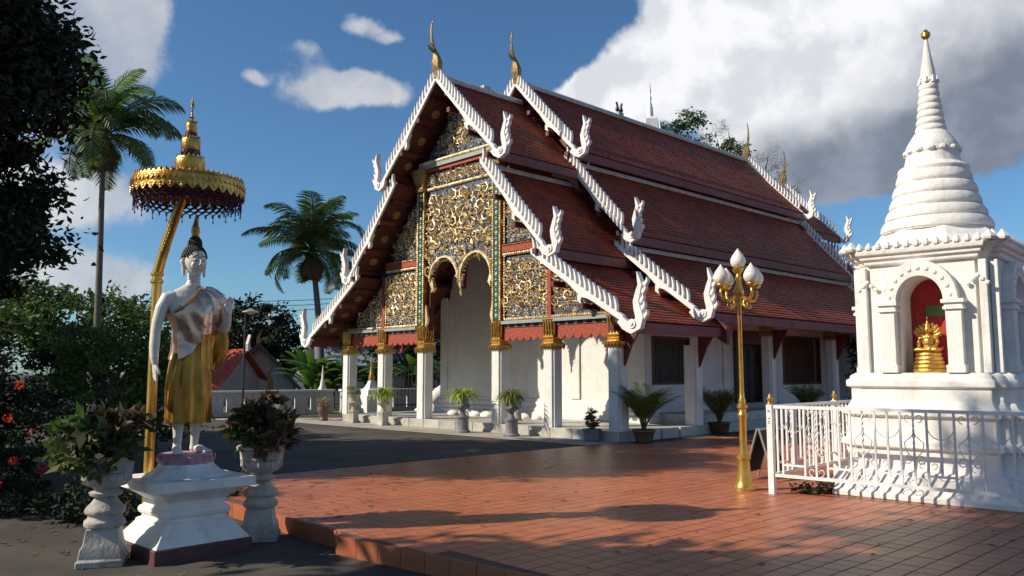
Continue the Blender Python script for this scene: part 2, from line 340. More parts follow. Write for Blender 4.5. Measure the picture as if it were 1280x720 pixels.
def crown_points(blobs, n, clump=.5, shell=.75, nclump=None):
    """leaf positions: clumps scattered through ellipsoids, denser near their shells"""
    vol = np.array([b[3] * b[4] * b[5] for b in blobs]) ** .67; vol = vol / vol.sum(); out = []; rn = []
    for b, w_ in zip(blobs, vol):
        k = max(4, int((nclump or n / 55) * w_)); u = RNG.normal(size=(k, 3)); u /= np.linalg.norm(u, axis=1)[:, None]
        r = (1 - (1 - shell) * RNG.random(k) ** .7 * 1.6)[:, None] * RNG.uniform(.82, 1.12, k)[:, None]
        C = u * r * np.array(b[3:6]) + np.array(b[:3]); cr = clump * RNG.uniform(.5, 1.25, k); m = max(1, int(n * w_ / k))
        for c, s, t in zip(C, cr, RNG.random(k)):
            out.append(c + np.clip(RNG.normal(size=(m, 3)), -1.7, 1.7) * s * np.array((.55, .55, .38))); rn.append(np.clip(t * .7 + RNG.random(m) * .3, 0, 1))
    return np.concatenate(out), np.concatenate(rn)
def tree(name, loc, trunk, blobs, n, size, m, label, cat='tree', clump=.5, bark='trunk', limbs=True, aspect=.45, nclump=None, group=None):
    t = thing(name, loc, 0, label, cat, group); h, r0 = trunk; b = MB()
    top = Vector((blobs[0][0] * .5, blobs[0][1] * .5, h)); pts = [Vector((0, 0, -.1)).lerp(top, k / 6) + Vector((random.uniform(-.1, .1) * h * .1, random.uniform(-.1, .1) * h * .1, 0)) for k in range(7)]
    b.tube(pts, [r0 * (1.25 - .1 * k) for k in range(7)], 9)
    for bl in blobs if limbs else []:
        for _ in range(3):
            a = pts[random.choice((3, 4, 5))]; e = Vector(bl[:3]) + Vector((random.uniform(-.5, .5) * bl[3], random.uniform(-.5, .5) * bl[4], random.uniform(-.2, .6) * bl[5])); mid = a.lerp(e, .5) + Vector((0, 0, .1 * h * random.random()))
            b.tube([a, a.lerp(mid, .5), mid, mid.lerp(e, .6), e], [r0 * .5, r0 * .42, r0 * .3, r0 * .18, r0 * .07], 5)
    b.obj('trunk', bark, t, smooth=True)
    P, rn = crown_points(blobs, n, clump, nclump=nclump); V, F = leaf_quads(P, size, aspect)
    link(array_mesh('crown', V, F, rn, m), 'crown', t); return t

# ------------------------------------------------------------------ frames
TO = Vector((2.496, 19.127, 0)); TROT = math.atan2(.693, .721)     # temple frame: x = v (depth), y = u (across), z up
def TW(v, u, z=0): return Vector((TO.x + .721 * v - .693 * u, TO.y + .693 * v + .721 * u, z))

# ------------------------------------------------------------------ ground
def gz_(x, y):
    v = .721 * (x - TO.x) + .693 * (y - TO.y); return -.18 + .172 * min(1, max(0, (v + 9.6) / 3.6))
xs = [-600, -200, -80, -40] + [i * 1.0 for i in range(-30, 31)] + [45, 80, 200, 600]; ys = [-200, -60, -20, -10] + [i * 1.0 for i in range(-6, 50)] + [60, 90, 200, 800]
vs = [(x, y, gz_(x, y)) for y in ys for x in xs]; nx = len(xs)
MB().add(vs, [(j * nx + i, j * nx + i + 1, (j + 1) * nx + i + 1, (j + 1) * nx + i) for j in range(len(ys) - 1) for i in range(nx - 1)]).obj('ground', 'asphalt', kind='structure')
b = MB(); b.add([(-60, 25.5, .0), (-6.2, 30.8, .0), (-3, 34, .0), (-60, 60, .0)], [(0, 1, 2, 3)]); b.obj('lawn', 'grass', kind='structure', fix=False)
b = MB(); b.add([(-40, 24.0, .004), (-5.4, 28.6, .004), (-5.8, 29.5, .004), (-40, 25.0, .004)], [(0, 1, 2, 3)]); b.obj('path', 'concrete', kind='structure', fix=False)
b = MB(); q = [TW(-1.7, 13.5), TW(-1.2, -.02), TW(0.3, -.02), TW(.3, 13.5)]; b.add([(p.x, p.y, .004) for p in q], [(0, 1, 2, 3)]); b.obj('apron', 'concrete', kind='structure', fix=False)

# plaza (temple frame)
pz = thing('plaza_floor', (TO.x, TO.y, 0), TROT, kind='structure')
poly = [(-.02, 0), (-10.35, 0), (-10.42, -4.78), (-10.56, -4.88), (-9.45, -14.5), (-9.3, -24), (24, -24), (24, -1.6), (3.2, -.62), (.0, -.42)]   # (v,u)
b = MB(); b.prism([(p[0], p[1]) for p in poly], -.6, -.006, 'z'); b.obj('bed', 'grout', pz)
def inpoly(x, y):
    c = False; n = len(poly)
    for i in range(n):
        x1, y1 = poly[i]; x2, y2 = poly[i - 1]
        if (y1 > y) != (y2 > y) and x < (x2 - x1) * (y - y1) / (y2 - y1) + x1: c = not c
    return c
TS = .2; ta = MB(); hh = .0975
def tilegeo(b, cx, cy, r=None, z=0):
    h = hh; b.add([(cx - h, cy - h, -.02), (cx + h, cy - h, -.02), (cx + h, cy + h, -.02), (cx - h, cy + h, -.02), (cx - h + .004, cy - h + .004, z), (cx + h - .004, cy - h + .004, z), (cx + h - .004, cy + h - .004, z), (cx - h + .004, cy + h - .004, z)],
                  [(4, 5, 6, 7), (0, 1, 5, 4), (1, 2, 6, 5), (2, 3, 7, 6), (3, 0, 4, 7)], r)
cells = []
for i in range(-56, 120):
    for j in range(-120, 0):
        cx, cy = (i + .5) * TS, (j + .5) * TS
        if all(inpoly(cx + a, cy + c) for a in (-.09, .09) for c in (-.09, .09)):
            p = TW(cx, cy); d = math.hypot(p.x, p.y); seen = p.y > 5.5 and abs(p.x) < p.y * .66
            cells.append((d if seen else d + 1000, cx, cy))
cells.sort(); tg = MB(); tilegeo(tg, 0, 0); tme = tg.mesh('tile'); tme.materials.append(M['tile'])
for d, cx, cy in cells[:300]:
    o = link(tme, 'tile', pz); o.location = (cx, cy, random.uniform(-.0012, .0012)); o.rotation_euler = (random.uniform(-.006, .006), random.uniform(-.006, .006), 0)
for d, cx, cy in cells[300:]: tilegeo(ta, cx, cy, None, random.uniform(-.0012, .0012))
ta.obj('tile_field', 'tile_far', pz, kind='stuff', fix=False)
# riser facing tiles along the front step
def riser(p, q, off=.012):
    L = math.hypot(q[0] - p[0], q[1] - p[1]); n = max(1, round(L / .31)); ang = math.atan2(q[1] - p[1], q[0] - p[0])
    me = MB().box(-L / n / 2 + .004, L / n / 2 - .004, 0, off, -.2, -.004).mesh('riser_tile'); me.materials.append(M['tile'])
    for k in range(n):
        t = (k + .5) / n; o = link(me, 'riser_tile', pz); o.location = (p[0] + (q[0] - p[0]) * t, p[1] + (q[1] - p[1]) * t, 0); o.rotation_euler = (0, 0, ang)
riser((-10.56, -4.88), (-10.42, -4.78)); riser((-10.42, -4.78), (-10.35, 0)); riser((-9.45, -14.5), (-10.56, -4.88))

# ------------------------------------------------------------------ TEMPLE
UC = 5.92
tp = thing('temple', (TO.x, TO.y, 0), TROT, 'large Thai temple hall with stacked dark red roofs, white toothed boards and gilded gable', 'temple')
# platform
b = MB(); b.box(.04, 3.4, .04, 11.8, -.1, .235); b.box(3.4, 20.2, .34, 11.5, -.1, .50); b.obj('platform', 'bldg_stone', tp, bevel=.01)
b = MB(); b.box(3.4, 20.2, .06, .338, -.1, .25); b.obj('step', 'bldg_stone', tp, bevel=.01)
b = MB(); b.box(7.2, 9.6, -.22, .058, -.1, .13); b.box(7.2, 9.6, 1.12, 1.5, .5, .68); b.obj('doorstep', 'bldg_stone', tp, bevel=.01)
sm = MB().box(-.02, .04, -.36, .36, -.1, .238).mesh('facing_stone'); sm.materials.append(M['bldg_stone'])
n = 16
for k in range(n):
    o = link(sm, 'facing_stone', tp, bevel=.012); o.location = (0, .37 + k * .737, 0)
s2 = MB().box(-.36, .36, -.02, .04, -.1, .238).mesh('facing_stone'); s2.materials.append(M['bldg_stone'])
for k in range(4):
    o = link(s2, 'facing_stone', tp, bevel=.012); o.location = (.42 + k * .78, -.001, 0)
def p_front(h):   # underside of front roof by half-width
    if h < 1.98: return 9.86 - 1.0 * h
    if h < 3.9: return 7.1 - 1.10 * (h - 1.98)
    return 4.42 - .64 * (h - 3.9)
def p_main(h):
    if h < 2.1: return 10.5 - 1.02 * h
    if h < 4.0: return 7.75 - 1.12 * (h - 2.1)
    return 4.95 - .72 * (h - 4.0)
# roofs
def curve(t, a, b, sag):   # concave slope
    h = a[0] + (b[0] - a[0]) * t; z = a[1] + (b[1] - a[1]) * t; return h, z - sag * 4 * t * (1 - t) * .5
def roof_slope(side, v0, v1, a, b_, sag, name='roof_slope'):
    n = 7; L = math.hypot(b_[0] - a[0], b_[1] - a[1]); pr = [curve(i / n, a, b_, sag) for i in range(n + 1)]
    pl = [(UC - side * h, z - .02) for h, z in pr] + [(UC - side * h, z - .12) for h, z in reversed(pr)]
    base = MB().prism(pl, v0, v1, 'x').obj(name, 'roof_base', tp)
    nc = int(L / .155); nr = int((v1 - v0) / .125); dv = (v1 - v0) / nr; tb = MB(); V = []; F = []; rr = []; cnt = 0
    for c in range(nc):
        t0 = c / nc; t1 = min(1.0, (c + 1.38) / nc) if c < nc - 1 else 1.005; h0, z0 = curve(t0, a, b_, sag); h1, z1 = curve(t1, a, b_, sag)
        hm, zm = h0 + (h1 - h0) * .72, z0 + (z1 - z0) * .72
        for r in range(nr):
            x0 = v0 + dv * (r + (.5 if c % 2 else 0)); x1 = x0 + dv
            if x1 > v1 + .001: x1 = v1
            if x1 - x0 < .02: continue
            xm = (x0 + x1) / 2; e = random.uniform(-.005, .006); up = .036 + e
            y = lambda h: UC - side * h
            V += [(x0, y(h0), z0 + .004), (x1, y(h0), z0 + .004), (x1, y(hm), zm + up * .8), (xm, y(h1), z1 + up + .006), (x0, y(hm), zm + up * .8), (xm, y(h1), z1 + up - .022), (x1, y(hm), zm + .0), (x0, y(hm), zm + .0)]
            k = cnt * 8; F += [(k, k + 1, k + 2, k + 3, k + 4), (k + 2, k + 6, k + 5, k + 3), (k + 4, k + 3, k + 5, k + 7)]; q = random.random() ** 1.5; rr += [q] * 3; cnt += 1
    tb.v = V; tb.f = F; tb.r = rr; tb.obj('roof_tiles', 'roof_tile', base, kind='stuff', fix=False if side < 0 else False)
    # eave fascia
    h, z = b_; fb = MB().box(v0 + .03, v1 - .03, min(UC - side * (h + .03), UC - side * (h - .05)), max(UC - side * (h + .03), UC - side * (h - .05)), z - .27, z - .03)
    fb.obj('eave_fascia', 'red_fascia', tp, bevel=.008)
    return base
def flashing(side, v0, v1, h, z):
    MB().box(v0, v1, min(UC - side * h, UC - side * (h + .09)), max(UC - side * h, UC - side * (h + .09)), z - .05, z + .075).obj('flashing', 'flash', tp, bevel=.01)
# white toothed gable boards -------------------------------------------------
fin_me = MB().ribbon([(.04, -.05), (.02, .05), (-.035, .13), (-.11, .21), (-.20, .275)], [.027, .029, .028, .022, .005], -.045, .045, 'y').mesh('tooth'); fin_me.materials.append(M['white_paint'])
def hook(b, y, z, s, x0, x1, k=1.):
    """flame-like upswept end: (y,z) start, s = outward direction (+1/-1)"""
    pts = [(0, 0), (.13, -.13), (.30, -.2), (.46, -.14), (.52, .02), (.46, .2), (.43, .36), (.49, .55), (.54, .7), (.5, .86), (.47, .98)]
    wd = [.09, .105, .125, .115, .10, .085, .072, .062, .05, .03, .005]
    pts = [(y + s * p[0] * k, z + p[1] * k) for p in pts]; b.ribbon(pts, [q * k for q in wd], x0, x1, 'x')
    b.lathe([(.001, -.02), (.10 * k, -.018), (.115 * k, 0), (.10 * k, .018), (.001, .02)], 14) if False else None
    for i in (4, 5, 6, 7, 8):     # small flame points on the outer back
        p = pts[i]; b.ribbon([(p[0] + s * .08 * k, p[1] - .02), (p[0] + s * .17 * k, p[1] + .07 * k), (p[0] + s * .17 * k, p[1] + .15 * k)], [.05 * k, .03 * k, .004], x0 + .02, x1 - .02, 'x')
def gable_board(v, side, a, b_, sag, face, hk=1., up=.06):
    """v: outer plane, face -1 looks to -x. side +1 = lower u (picture right)"""
    L = math.hypot(b_[0] - a[0], b_[1] - a[1]); n = 14; x0, x1 = (v - .05, v + .07) if face < 0 else (v - .07, v + .05)
    pr = [curve(i / n, a, b_, sag) for i in range(n + 1)]; b = MB(); s = -side
    top = [(UC + s * h, z + up) for h, z in pr]; dep = []
    for i in range(n + 1):
        t = i / n; dep.append(.145 + (.11 * max(0, 1 - abs(t - .56) / .1) if abs(t - .56) < .1 else 0))
    bot = [(y + s * -.10 * 0, z - d) for (y, z), d in zip(top, dep)]
    # one closed strip
    vsx = []
    for (y, z), (y2, z2) in zip(top, bot): vsx += [(x0, y, z), (x0, y2, z2), (x1, y2, z2), (x1, y, z)]
    fs = [(4 * i + k, 4 * i + (k + 1) % 4, 4 * i + 4 + (k + 1) % 4, 4 * i + 4 + k) for i in range(n) for k in range(4)] + [(3, 2, 1, 0), tuple(4 * n + k for k in range(4))]
    b.add(vsx, fs)
    ye, ze = UC + s * b_[0], b_[1]
    # mid hook hanging
    hm, zm = curve(.56, a, b_, sag); b.ribbon([(UC + s * hm, zm - .15), (UC + s * (hm - .03), zm - .28), (UC + s * (hm + .04), zm - .36)], [.08, .05, .006], x0 + .01, x1 - .01, 'x')
    hook(b, ye - s * .08, ze - .02, s, x0 - .012, x1 + .012, hk)
    # curl roundel
    cy, cz = ye + s * .26 * hk, ze - .13 * hk; xx = x0 - .04 if face < 0 else x1
    b.prism([(cy + .1 * hk * math.cos(q * PI / 6), cz + .1 * hk * math.sin(q * PI / 6)) for q in range(12)], xx, xx + .04, 'x')
    b.prism([(cy + .045 * hk * math.cos(q * PI / 4), cz + .045 * hk * math.sin(q * PI / 4)) for q in range(8)], xx + (-.025 if face < 0 else .025), xx + .04 + (-.025 if face < 0 else .025), 'x')
    o = b.obj('gable_board', 'white_paint', tp, bevel=.012)
    nf = int(L / .178)
    for k in range(nf):
        t = (k + .35) / nf
        if t > .93: continue
        h, z = curve(t, a, b_, sag); f = link(fin_me, 'tooth', o); ang = math.atan2(b_[1] - a[1], b_[0] - a[0])
        # local fin axes: x along board downward-outwards, z away from it
        X = Vector((0, s * math.cos(ang), math.sin(ang))); Z = Vector((0, -s * math.sin(ang) , math.cos(ang))); Z = Vector((0, s * -math.sin(ang), math.cos(ang))); Y = Z.cross(X)
        Mx = Matrix((X, Y, Z)).transposed().to_4x4(); Mx.translation = Vector(((x0 + x1) / 2, UC + s * h, z + up - .03)); f.matrix_local = Mx @ Matrix.Diagonal((1, 1, 1, 1))
    # purlin ends under the board
    for t in (.3, .62, .93):
        h, z = curve(t, a, b_, sag); y = UC + s * (h - .06); MB().box(x0 - .08 if face < 0 else x0 - .4, x0 + .5 if face < 0 else x1 + .08, y - .06, y + .06, z - .38, z - .25).obj('purlin_end', 'red_wood', tp)
    return o
def tiers(dz, kind):
    if kind == 'front': return [((0, 10.08), (2.52, 7.50), .10), ((1.95, 7.30), (4.28, 4.72), .10), ((3.86, 4.62), (6.72, 2.80), .10)]
    return [((0, 10.72), (2.47, 8.12), .10), ((2.08, 7.92), (4.30, 5.42), .10), ((3.93, 5.16), (6.45, 3.20), .10)]
def section(kind, v0, v1, faces):
    for ti, (a, b_, sg) in enumerate(tiers(0, kind)):
        for side in (1, -1):
            w1 = v1 + (.35 if kind == 'front' and ti == 2 and v0 < 0 else 0); w0 = v0 - (.35 if kind == 'front' and ti == 2 and v0 > 5 else 0)
            roof_slope(side, w0 + .02, w1 - .02, a, (b_[0] + .05, b_[1] - .05), sg)
            if ti:
                t = .1 if ti == 1 else .09; h, z = curve(t, a, b_, sg); flashing(side, v0 + .06, v1 - .06, h, z + .04)
            for fc in faces: gable_board(v0 if fc < 0 else v1, side, a, b_, sg, fc, (.94, .94, 1.04)[ti])
    # clerestory strips
    for ti, (hh_, zz0, zz1) in enumerate(((tiers(0, kind)[1][0][0] + .12, tiers(0, kind)[1][0][1] - .35, tiers(0, kind)[0][1][1] + .3), (tiers(0, kind)[2][0][0] + .12, tiers(0, kind)[2][0][1] - .3, tiers(0, kind)[1][1][1] + .3))):
        for side in (1, -1):
            y = UC - side * hh_; MB().box(v0 + .9, v1 - (.9 if len(faces) else .1), y - .03, y + .03, zz0, zz1).obj('clerestory_wall', 'red_wood', tp)
    r = tiers(0, kind)[0][0][1]
    nn2 = 12; rb = MB(); vs2 = []
    for i in range(nn2 + 1):
        t = i / nn2; v = v0 + .12 + (v1 - v0 - .24) * t; sag = (.14 if kind != 'front' else .03) * 4 * t * (1 - t) * .5
        for y, z in ((-.15, -.06), (.15, -.06), (.15, .05), (.07, .13), (-.07, .13), (-.15, .05)): vs2.append((v, UC + y, r + z - sag * 0))
    rb.add(vs2, [(6 * i + k, 6 * i + (k + 1) % 6, 6 * i + 6 + (k + 1) % 6, 6 * i + 6 + k) for i in range(nn2) for k in range(6)] + [(5, 4, 3, 2, 1, 0), tuple(6 * nn2 + k for k in range(6))]).obj('ridge_cap', 'flash', tp, bevel=.01)
section('front', -.8, 2.7, (-1,)); section('main', 2.4, 16.4, (-1, 1)); section('front', 16.1, 19.6, (1,))
def roof_finial(v, z, s):
    b = MB(); P = [(0, -.12), (0, .02), (.0, .16), (-.01, .3), (-.03, .44), (-.07, .58), (-.13, .68), (-.17, .80), (-.19, .95), (-.2, 1.1), (-.185, 1.25), (-.15, 1.37), (-.10, 1.46)]
    r = [.11, .12, .165, .17, .12, .062, .048, .055, .040, .032, .026, .02, .006]; P = [(a_, c_ * 1.14) for a_, c_ in P]
    b.tube([(v + s * -p[0] * 1.15 * -1, UC, z + p[1]) for p in P], r, 6, 1., up=(0, 1, 0)); 
    b.ribbon([(v + s * -.13, z + .66), (v + s * -.26, z + .70), (v + s * -.34, z + .78)], [.05, .035, .005], UC - .03, UC + .03, 'y')
    b.obj('roof_finial', 'gold_dark', tp, smooth=True)
roof_finial(-.78, 10.2, 1); roof_finial(2.42, 10.84, 1); roof_finial(16.38, 10.84, -1); roof_finial(19.58, 10.2, -1)
b = MB()   # little bird figures and caps on the ridge
for v, z in ((7.6, 10.85), (1.1, 10.2)):
    b.box(v - .14, v + .14, UC - .1, UC + .1, z - .1, z + .1)
b.obj('ridge_block', 'flash', tp, bevel=.02)
b = MB()
for s in (-1, 1): b.tube([(7.6 + s * .02, UC, 10.94), (7.6 + s * .12, UC, 11.05), (7.6 + s * .1, UC, 11.18), (7.6 + s * .15, UC, 11.3), (7.6 + s * .2, UC, 11.27)], [.05, .08, .045, .04, .01], 6)
b.obj('ridge_bird', 'iron', tp, smooth=True)
# soffit beams + rosettes on the front overhang
for side in (1, -1):
    for (a, b_, sg) in tiers(0, 'front'):
        for t in (.12, .38, .64, .9):
            h, z = curve(t, a, b_, sg); y = UC - side * h; MB().box(-.7, .14, y - .05, y + .05, z - .24, z - .13).obj('soffit_beam', 'red_wood', tp)
    for (a, b_, sg) in tiers(0, 'front'):
        for t in (.26, .52, .78):
            h, z = curve(t, a, b_, sg); y = UC - side * h; ang = math.atan2(b_[1] - a[1], b_[0] - a[0])
            o = MB().lathe([(.001, -.03), (.05, -.03), (.06, -.015), (.13, -.012), (.14, .0)], 14).obj('rosette', 'gold_dark', tp, smooth=True)
            o.location = (-.3, y, z - .125); o.rotation_euler = (-side * ang, 0, 0)
# gable wall + panels ---------------------------------------------------------
def arches(u):      # lower edge of the centre panel: two round arches with pendant
    for c in (5.16, 6.58):
        d = abs(u - c)
        if d < .66: return 4.32 + math.sqrt(max(0, .66 ** 2 - d * d)) * 1.06
    return 4.02 if abs(u - 5.87) < .06 else 4.3
CP = (4.42, 7.32)
def topf(off): return lambda u: p_front(abs(u - UC)) - off
b = MB(); b.fill(CP[0], CP[1], arches, topf(.05), .16, .30, 116); b.fill(0.15, CP[0], lambda u: 2.86, topf(.05), .16, .30, 60); b.fill(CP[1], 11.7, lambda u: 2.86, topf(.05), .16, .30, 60)
b.obj('gable_wall', 'red_wood', tp)
def panel(u0, u1, bot, top, label=None, n=50):
    return MB().fill(u0, u1, bot, top, .10, .158, n).obj('gable_panel', 'mosaic', tp)
def spiral(b, c, s, a0, hand, x=.10, turns=1.35):
    pts = []; rd = []
    for i in range(11):
        t = i / 10; a = a0 + hand * t * turns * 2 * PI; r = s * (1 - t) ** .8 * .5
        pts.append((x - .02 - .045 * t, c[0] + r * math.cos(a) - s * .15 * math.cos(a0), c[1] + r * math.sin(a) - s * .15 * math.sin(a0))); rd.append(s * (.060 if 0 < i < 9 else .02))
    b.tube(pts, rd, 4)
    # leaf flame off the outer end
    a = a0 + hand * -.6; e = (c[0] + s * .5 * math.cos(a0), c[1] + s * .5 * math.sin(a0))
    b.tube([(x - .015, e[0], e[1]), (x - .05, e[0] + s * .35 * math.cos(a), e[1] + s * .35 * math.sin(a)), (x - .02, e[0] + s * .62 * math.cos(a - hand * .5), e[1] + s * .62 * math.sin(a - hand * .5))], [s * .04, s * .11, s * .01], 4)
def relief(pan, u0, u1, inside, cx, size=.2, x=.10, m='gold_pale', z0=0, z1=10, sp=.82):
    b = MB(); rs = random.Random(int(u0 * 100)); row = 0
    z = z0 + size * .5; big_s = size * 2.0
    while z < z1:
        u = cx + big_s * .42 + (big_s * .3 if row % 2 else 0)
        while u < max(u1, 2 * cx - u0):
            a0 = rs.uniform(0, 2 * PI); h = rs.choice((-1, 1))
            for sg in (1, -1):
                uu = cx + sg * (u - cx)
                if u0 < uu < u1 and inside(uu, z, big_s * .5): spiral(b, (uu, z), big_s, a0 if sg > 0 else PI - a0, h * sg, x - .02, 1.7)
            u += big_s * 1.02
        z += big_s * .8; row += 1
    size *= .72; sp *= 1.12; z = z0; row = 0
    while z < z1:
        u = cx + (size * sp * .5 if row % 2 else 0.001)
        while u < max(u1, 2 * cx - u0):
            a0 = rs.uniform(0, 2 * PI); h = rs.choice((-1, 1)); s = size * rs.uniform(.75, 1.25); du = rs.uniform(-.03, .03); dz = rs.uniform(-.03, .03)
            for sg in (1, -1):
                uu = cx + sg * (u - cx + du); zz = z + dz
                if u0 < uu < u1 and inside(uu, zz, s * .45): spiral(b, (uu, zz), s, a0 if sg > 0 else PI - a0, h * sg, x)
            u += size * sp
        z += size * sp; row += 1
    b.obj('scroll_relief', m, pan, kind='stuff', fix=True)
def strip(name, u0, u1, z0, z1, m, x0=.06, x1=.159, **k): return MB().box(x0, x1, u0, u1, z0, z1).obj(name, m, tp, **k)
def rope(pts, r=.035, m='gold_pale', step=.075):
    b = MB()
    for (p, q) in zip(pts, pts[1:]):
        L = math.dist(p, q); n = max(1, int(L / step))
        for i in range(n):
            t = (i + .5) / n; b.ell((p[0] + (q[0] - p[0]) * t, p[1] + (q[1] - p[1]) * t, p[2] + (q[2] - p[2]) * t), (r, r * 1.0, r * 1.25), 6, 4)
    b.obj('bead_moulding', m, tp, kind='stuff', fix=False)
# centre panel
cp = panel(CP[0], CP[1], arches, lambda u: min(7.08, p_front(abs(u - UC)) - .08), n=116)
relief(cp, CP[0], CP[1], lambda u, z, m: arches(u) + m + .06 < z < 7.05 - m and p_front(abs(u - UC)) - .15 - m > z, UC, .25, z0=4.2, z1=7.1)
tf = panel(4.35, 7.5, lambda u: 7.2, lambda u: 7.62, n=4); relief(tf, 4.35, 7.5, lambda u, z, m: 7.2 + m < z < 7.64 - m * .6, UC, .17, z0=7.32, z1=7.7)
rope([(.07, 4.4, 7.14), (.07, 7.4, 7.14)], .045); strip('red_moulding', 4.2, 7.65, 7.66, 7.76, 'red_carve', .0)
strip('blue_moulding', 4.15, 7.7, 7.77, 7.90, 'bluegrey', -.06); rope([(-.05, 4.2, 7.94), (-.05, 7.65, 7.94)], .05)
tg_ = panel(4.3, 7.54, lambda u: 7.98, lambda u: 9.7 - 1.04 * abs(u - UC), n=30); relief(tg_, 4.3, 7.54, lambda u, z, m: 8.0 + m < z < 9.62 - 1.04 * abs(u - UC) - m, UC, .24, x=.10, m='gold_pale', z0=8.05, z1=9.6)
# arch mouldings and pendant
for c in (5.16, 6.58):
    pts = [(.06, c + .655 * math.cos(q), 4.32 + .655 * 1.06 * math.sin(q)) for q in np.linspace(0, PI, 15)]
    b = MB().tube(pts, [.04 + .02 * math.sin(q * 2) ** 2 for q in np.linspace(0, PI, 15)], 6); b.obj('arch_moulding', 'gold_pale', tp, smooth=True)
    sc_ = MB()
    for q in np.linspace(.15, PI - .15, 15): sc_.tube([(.12, c + .6 * math.cos(q), 4.32 + .63 * math.sin(q)), (.12, c + .54 * math.cos(q), 4.32 + .56 * math.sin(q))], [.045, .01], 5)
    sc_.obj('arch_fringe', 'gold_pale', tp, kind='stuff')
MB().lathe([(.05, 0), (.10, -.08), (.06, -.2), (.08, -.28), (.03, -.42), (.05, -.5), (.005, -.62)][::-1], 10, .14, 5.87, 4.42).obj('pendant', 'gold_pale', tp, smooth=True)
for u, s in ((4.5, 1), (7.24, -1)):
    MB().ribbon([(u, 4.45), (u + s * .05, 4.25), (u + s * .12, 4.12), (u + s * .06, 4.0)], [.06, .07, .05, .01], .08, .2, 'x').obj('arch_bracket', 'gold_pale', tp)
# side panels (mirrored)
for s in (1, -1):
    U = lambda d: UC - s * d
    def mk(d0, d1, bot, top, z0, z1, sz=.2):
        u0, u1 = sorted((U(d0), U(d1))); p = panel(u0, u1, bot, top, n=40)
        relief(p, u0, u1, lambda u, z, m: bot(u) + m + .02 < z < top(u) - m - .02, (u0 + u1) / 2, sz, z0=z0, z1=z1); return p
    clip = lambda zt: (lambda u: min(zt, p_front(abs(u - UC)) - .12))
    mk(2.02, 3.55, lambda u: 3.02, clip(4.72), 3.1, 4.7)                     # lower square panel
    mk(2.02, 3.2, lambda u: 5.12, clip(6.9), 5.2, 6.9, .18)                  # upper wedge
    mk(3.78, 5.2, lambda u: 3.02, lambda u: p_front(abs(u - UC)) - .14, 3.1, 4.4, .18)   # outer wedge
    u0, u1 = sorted((U(1.9), U(5.9))); strip('bluegrey_sill', u0, u1, 2.90, 2.985, 'bluegrey', -.02)
    u0, u1 = sorted((U(1.95), U(5.7))); rope([(.05, u0, 3.03), (.05, u1, 3.03)], .035)
    u0, u1 = sorted((U(1.9), U(3.55))); strip('rail', u0, u1, 4.86, 5.02, 'red_carve', .02); rope([(.03, u0, 5.05), (.03, u1, 5.05)], .03, 'gold'); rope([(.05, u0, 4.8), (.05, u1, 4.8)], .04)
    for d, za, zb in ((3.66, 2.99, 4.62),):
        u = U(d); strip('red_post', u - .06, u + .06, za, zb, 'red_carve', .02)
    for d, zb in ((1.96, 4.78), (3.55, 4.6)):
        rope([(.05, U(d), 3.03), (.05, U(d), zb)], .03)
    rope([(.05, U(1.96), 5.1), (.05, U(1.96), 6.85)], .03)
    # gold and green pilasters
    u = U(1.70); b = MB(); b.box(.0, .16, u - .17, u + .17, 2.98, 7.4); b.obj('pilaster', 'gold', tp, bevel=.01)
    b = MB().box(-.012, .0, u - .085, u + .085, 3.0, 7.3); b.obj('pilaster_inlay', 'green_inlay', tp)
    b = MB()
    for k in range(15):
        z = 3.15 + k * .285; b.add([(-.014, u, z - .075), (-.014, u + .05, z), (-.014, u, z + .075), (-.014, u - .05, z), (-.035, u, z)], [(0, 1, 4), (1, 2, 4), (2, 3, 4), (3, 0, 4), (3, 2, 1, 0)])
        b.box(-.022, -.012, u - .02, u + .02, z + .12, z + .16)
    b.obj('inlay_diamond', 'mirror', tp, kind='stuff')
    for e in (-.14, .14): rope([(-.01, u + e, 3.0), (-.01, u + e, 7.35)], .03, 'gold_pale', .06)
    b = MB(); vs3 = []
    for z, r in ((7.1, .18), (7.2, .2), (7.25, .17), (7.6, .26), (7.78, .3)):
        vs3.append([(.1 - r, u - r, z), (.1 + r, u - r, z), (.1 + r, u + r, z), (.1 - r, u + r, z)])
    b.loft(vs3).obj('pilaster_bracket', 'gold_dark', tp, bevel=.01)
    MB().ribbon([(u - s * -.17, 3.0), (u + s * .24, 3.2), (u + s * .2, 3.45), (u + s * .22, 3.62)], [.07, .08, .05, .01], .05, .13, 'x').obj('flame_bracket', 'gold_pale', tp)
# red carved fascia with scallops between columns
cu = [0.16, 2.28, 4.24, 7.56, 9.62, 11.66]
for i in (0, 1, 3, 4):
    a, c = cu[i] + .2, cu[i + 1] - .2; n = 6; wd = (c - a) / n
    MB().fill(a, c, lambda u: 2.56 - .11 * math.sin(PI * (((u - a) / wd) % 1)) ** .6 if c - u > .001 else 2.56, lambda u: 2.80, .10, .15, 72).obj('scalloped_fascia', 'red_carve', tp)
    MB().box(.085, .155, a, c, 2.80, 2.895).obj('fascia_rail', 'red_wood', tp)
    b = MB(); k = 0
    while a + .16 + k * .3 < c: b.box(.075, .085, a + .1 + k * .3, a + .2 + k * .3, 2.815, 2.88); k += 1
    b.obj('fascia_inlay', 'bluegrey', tp, kind='stuff')
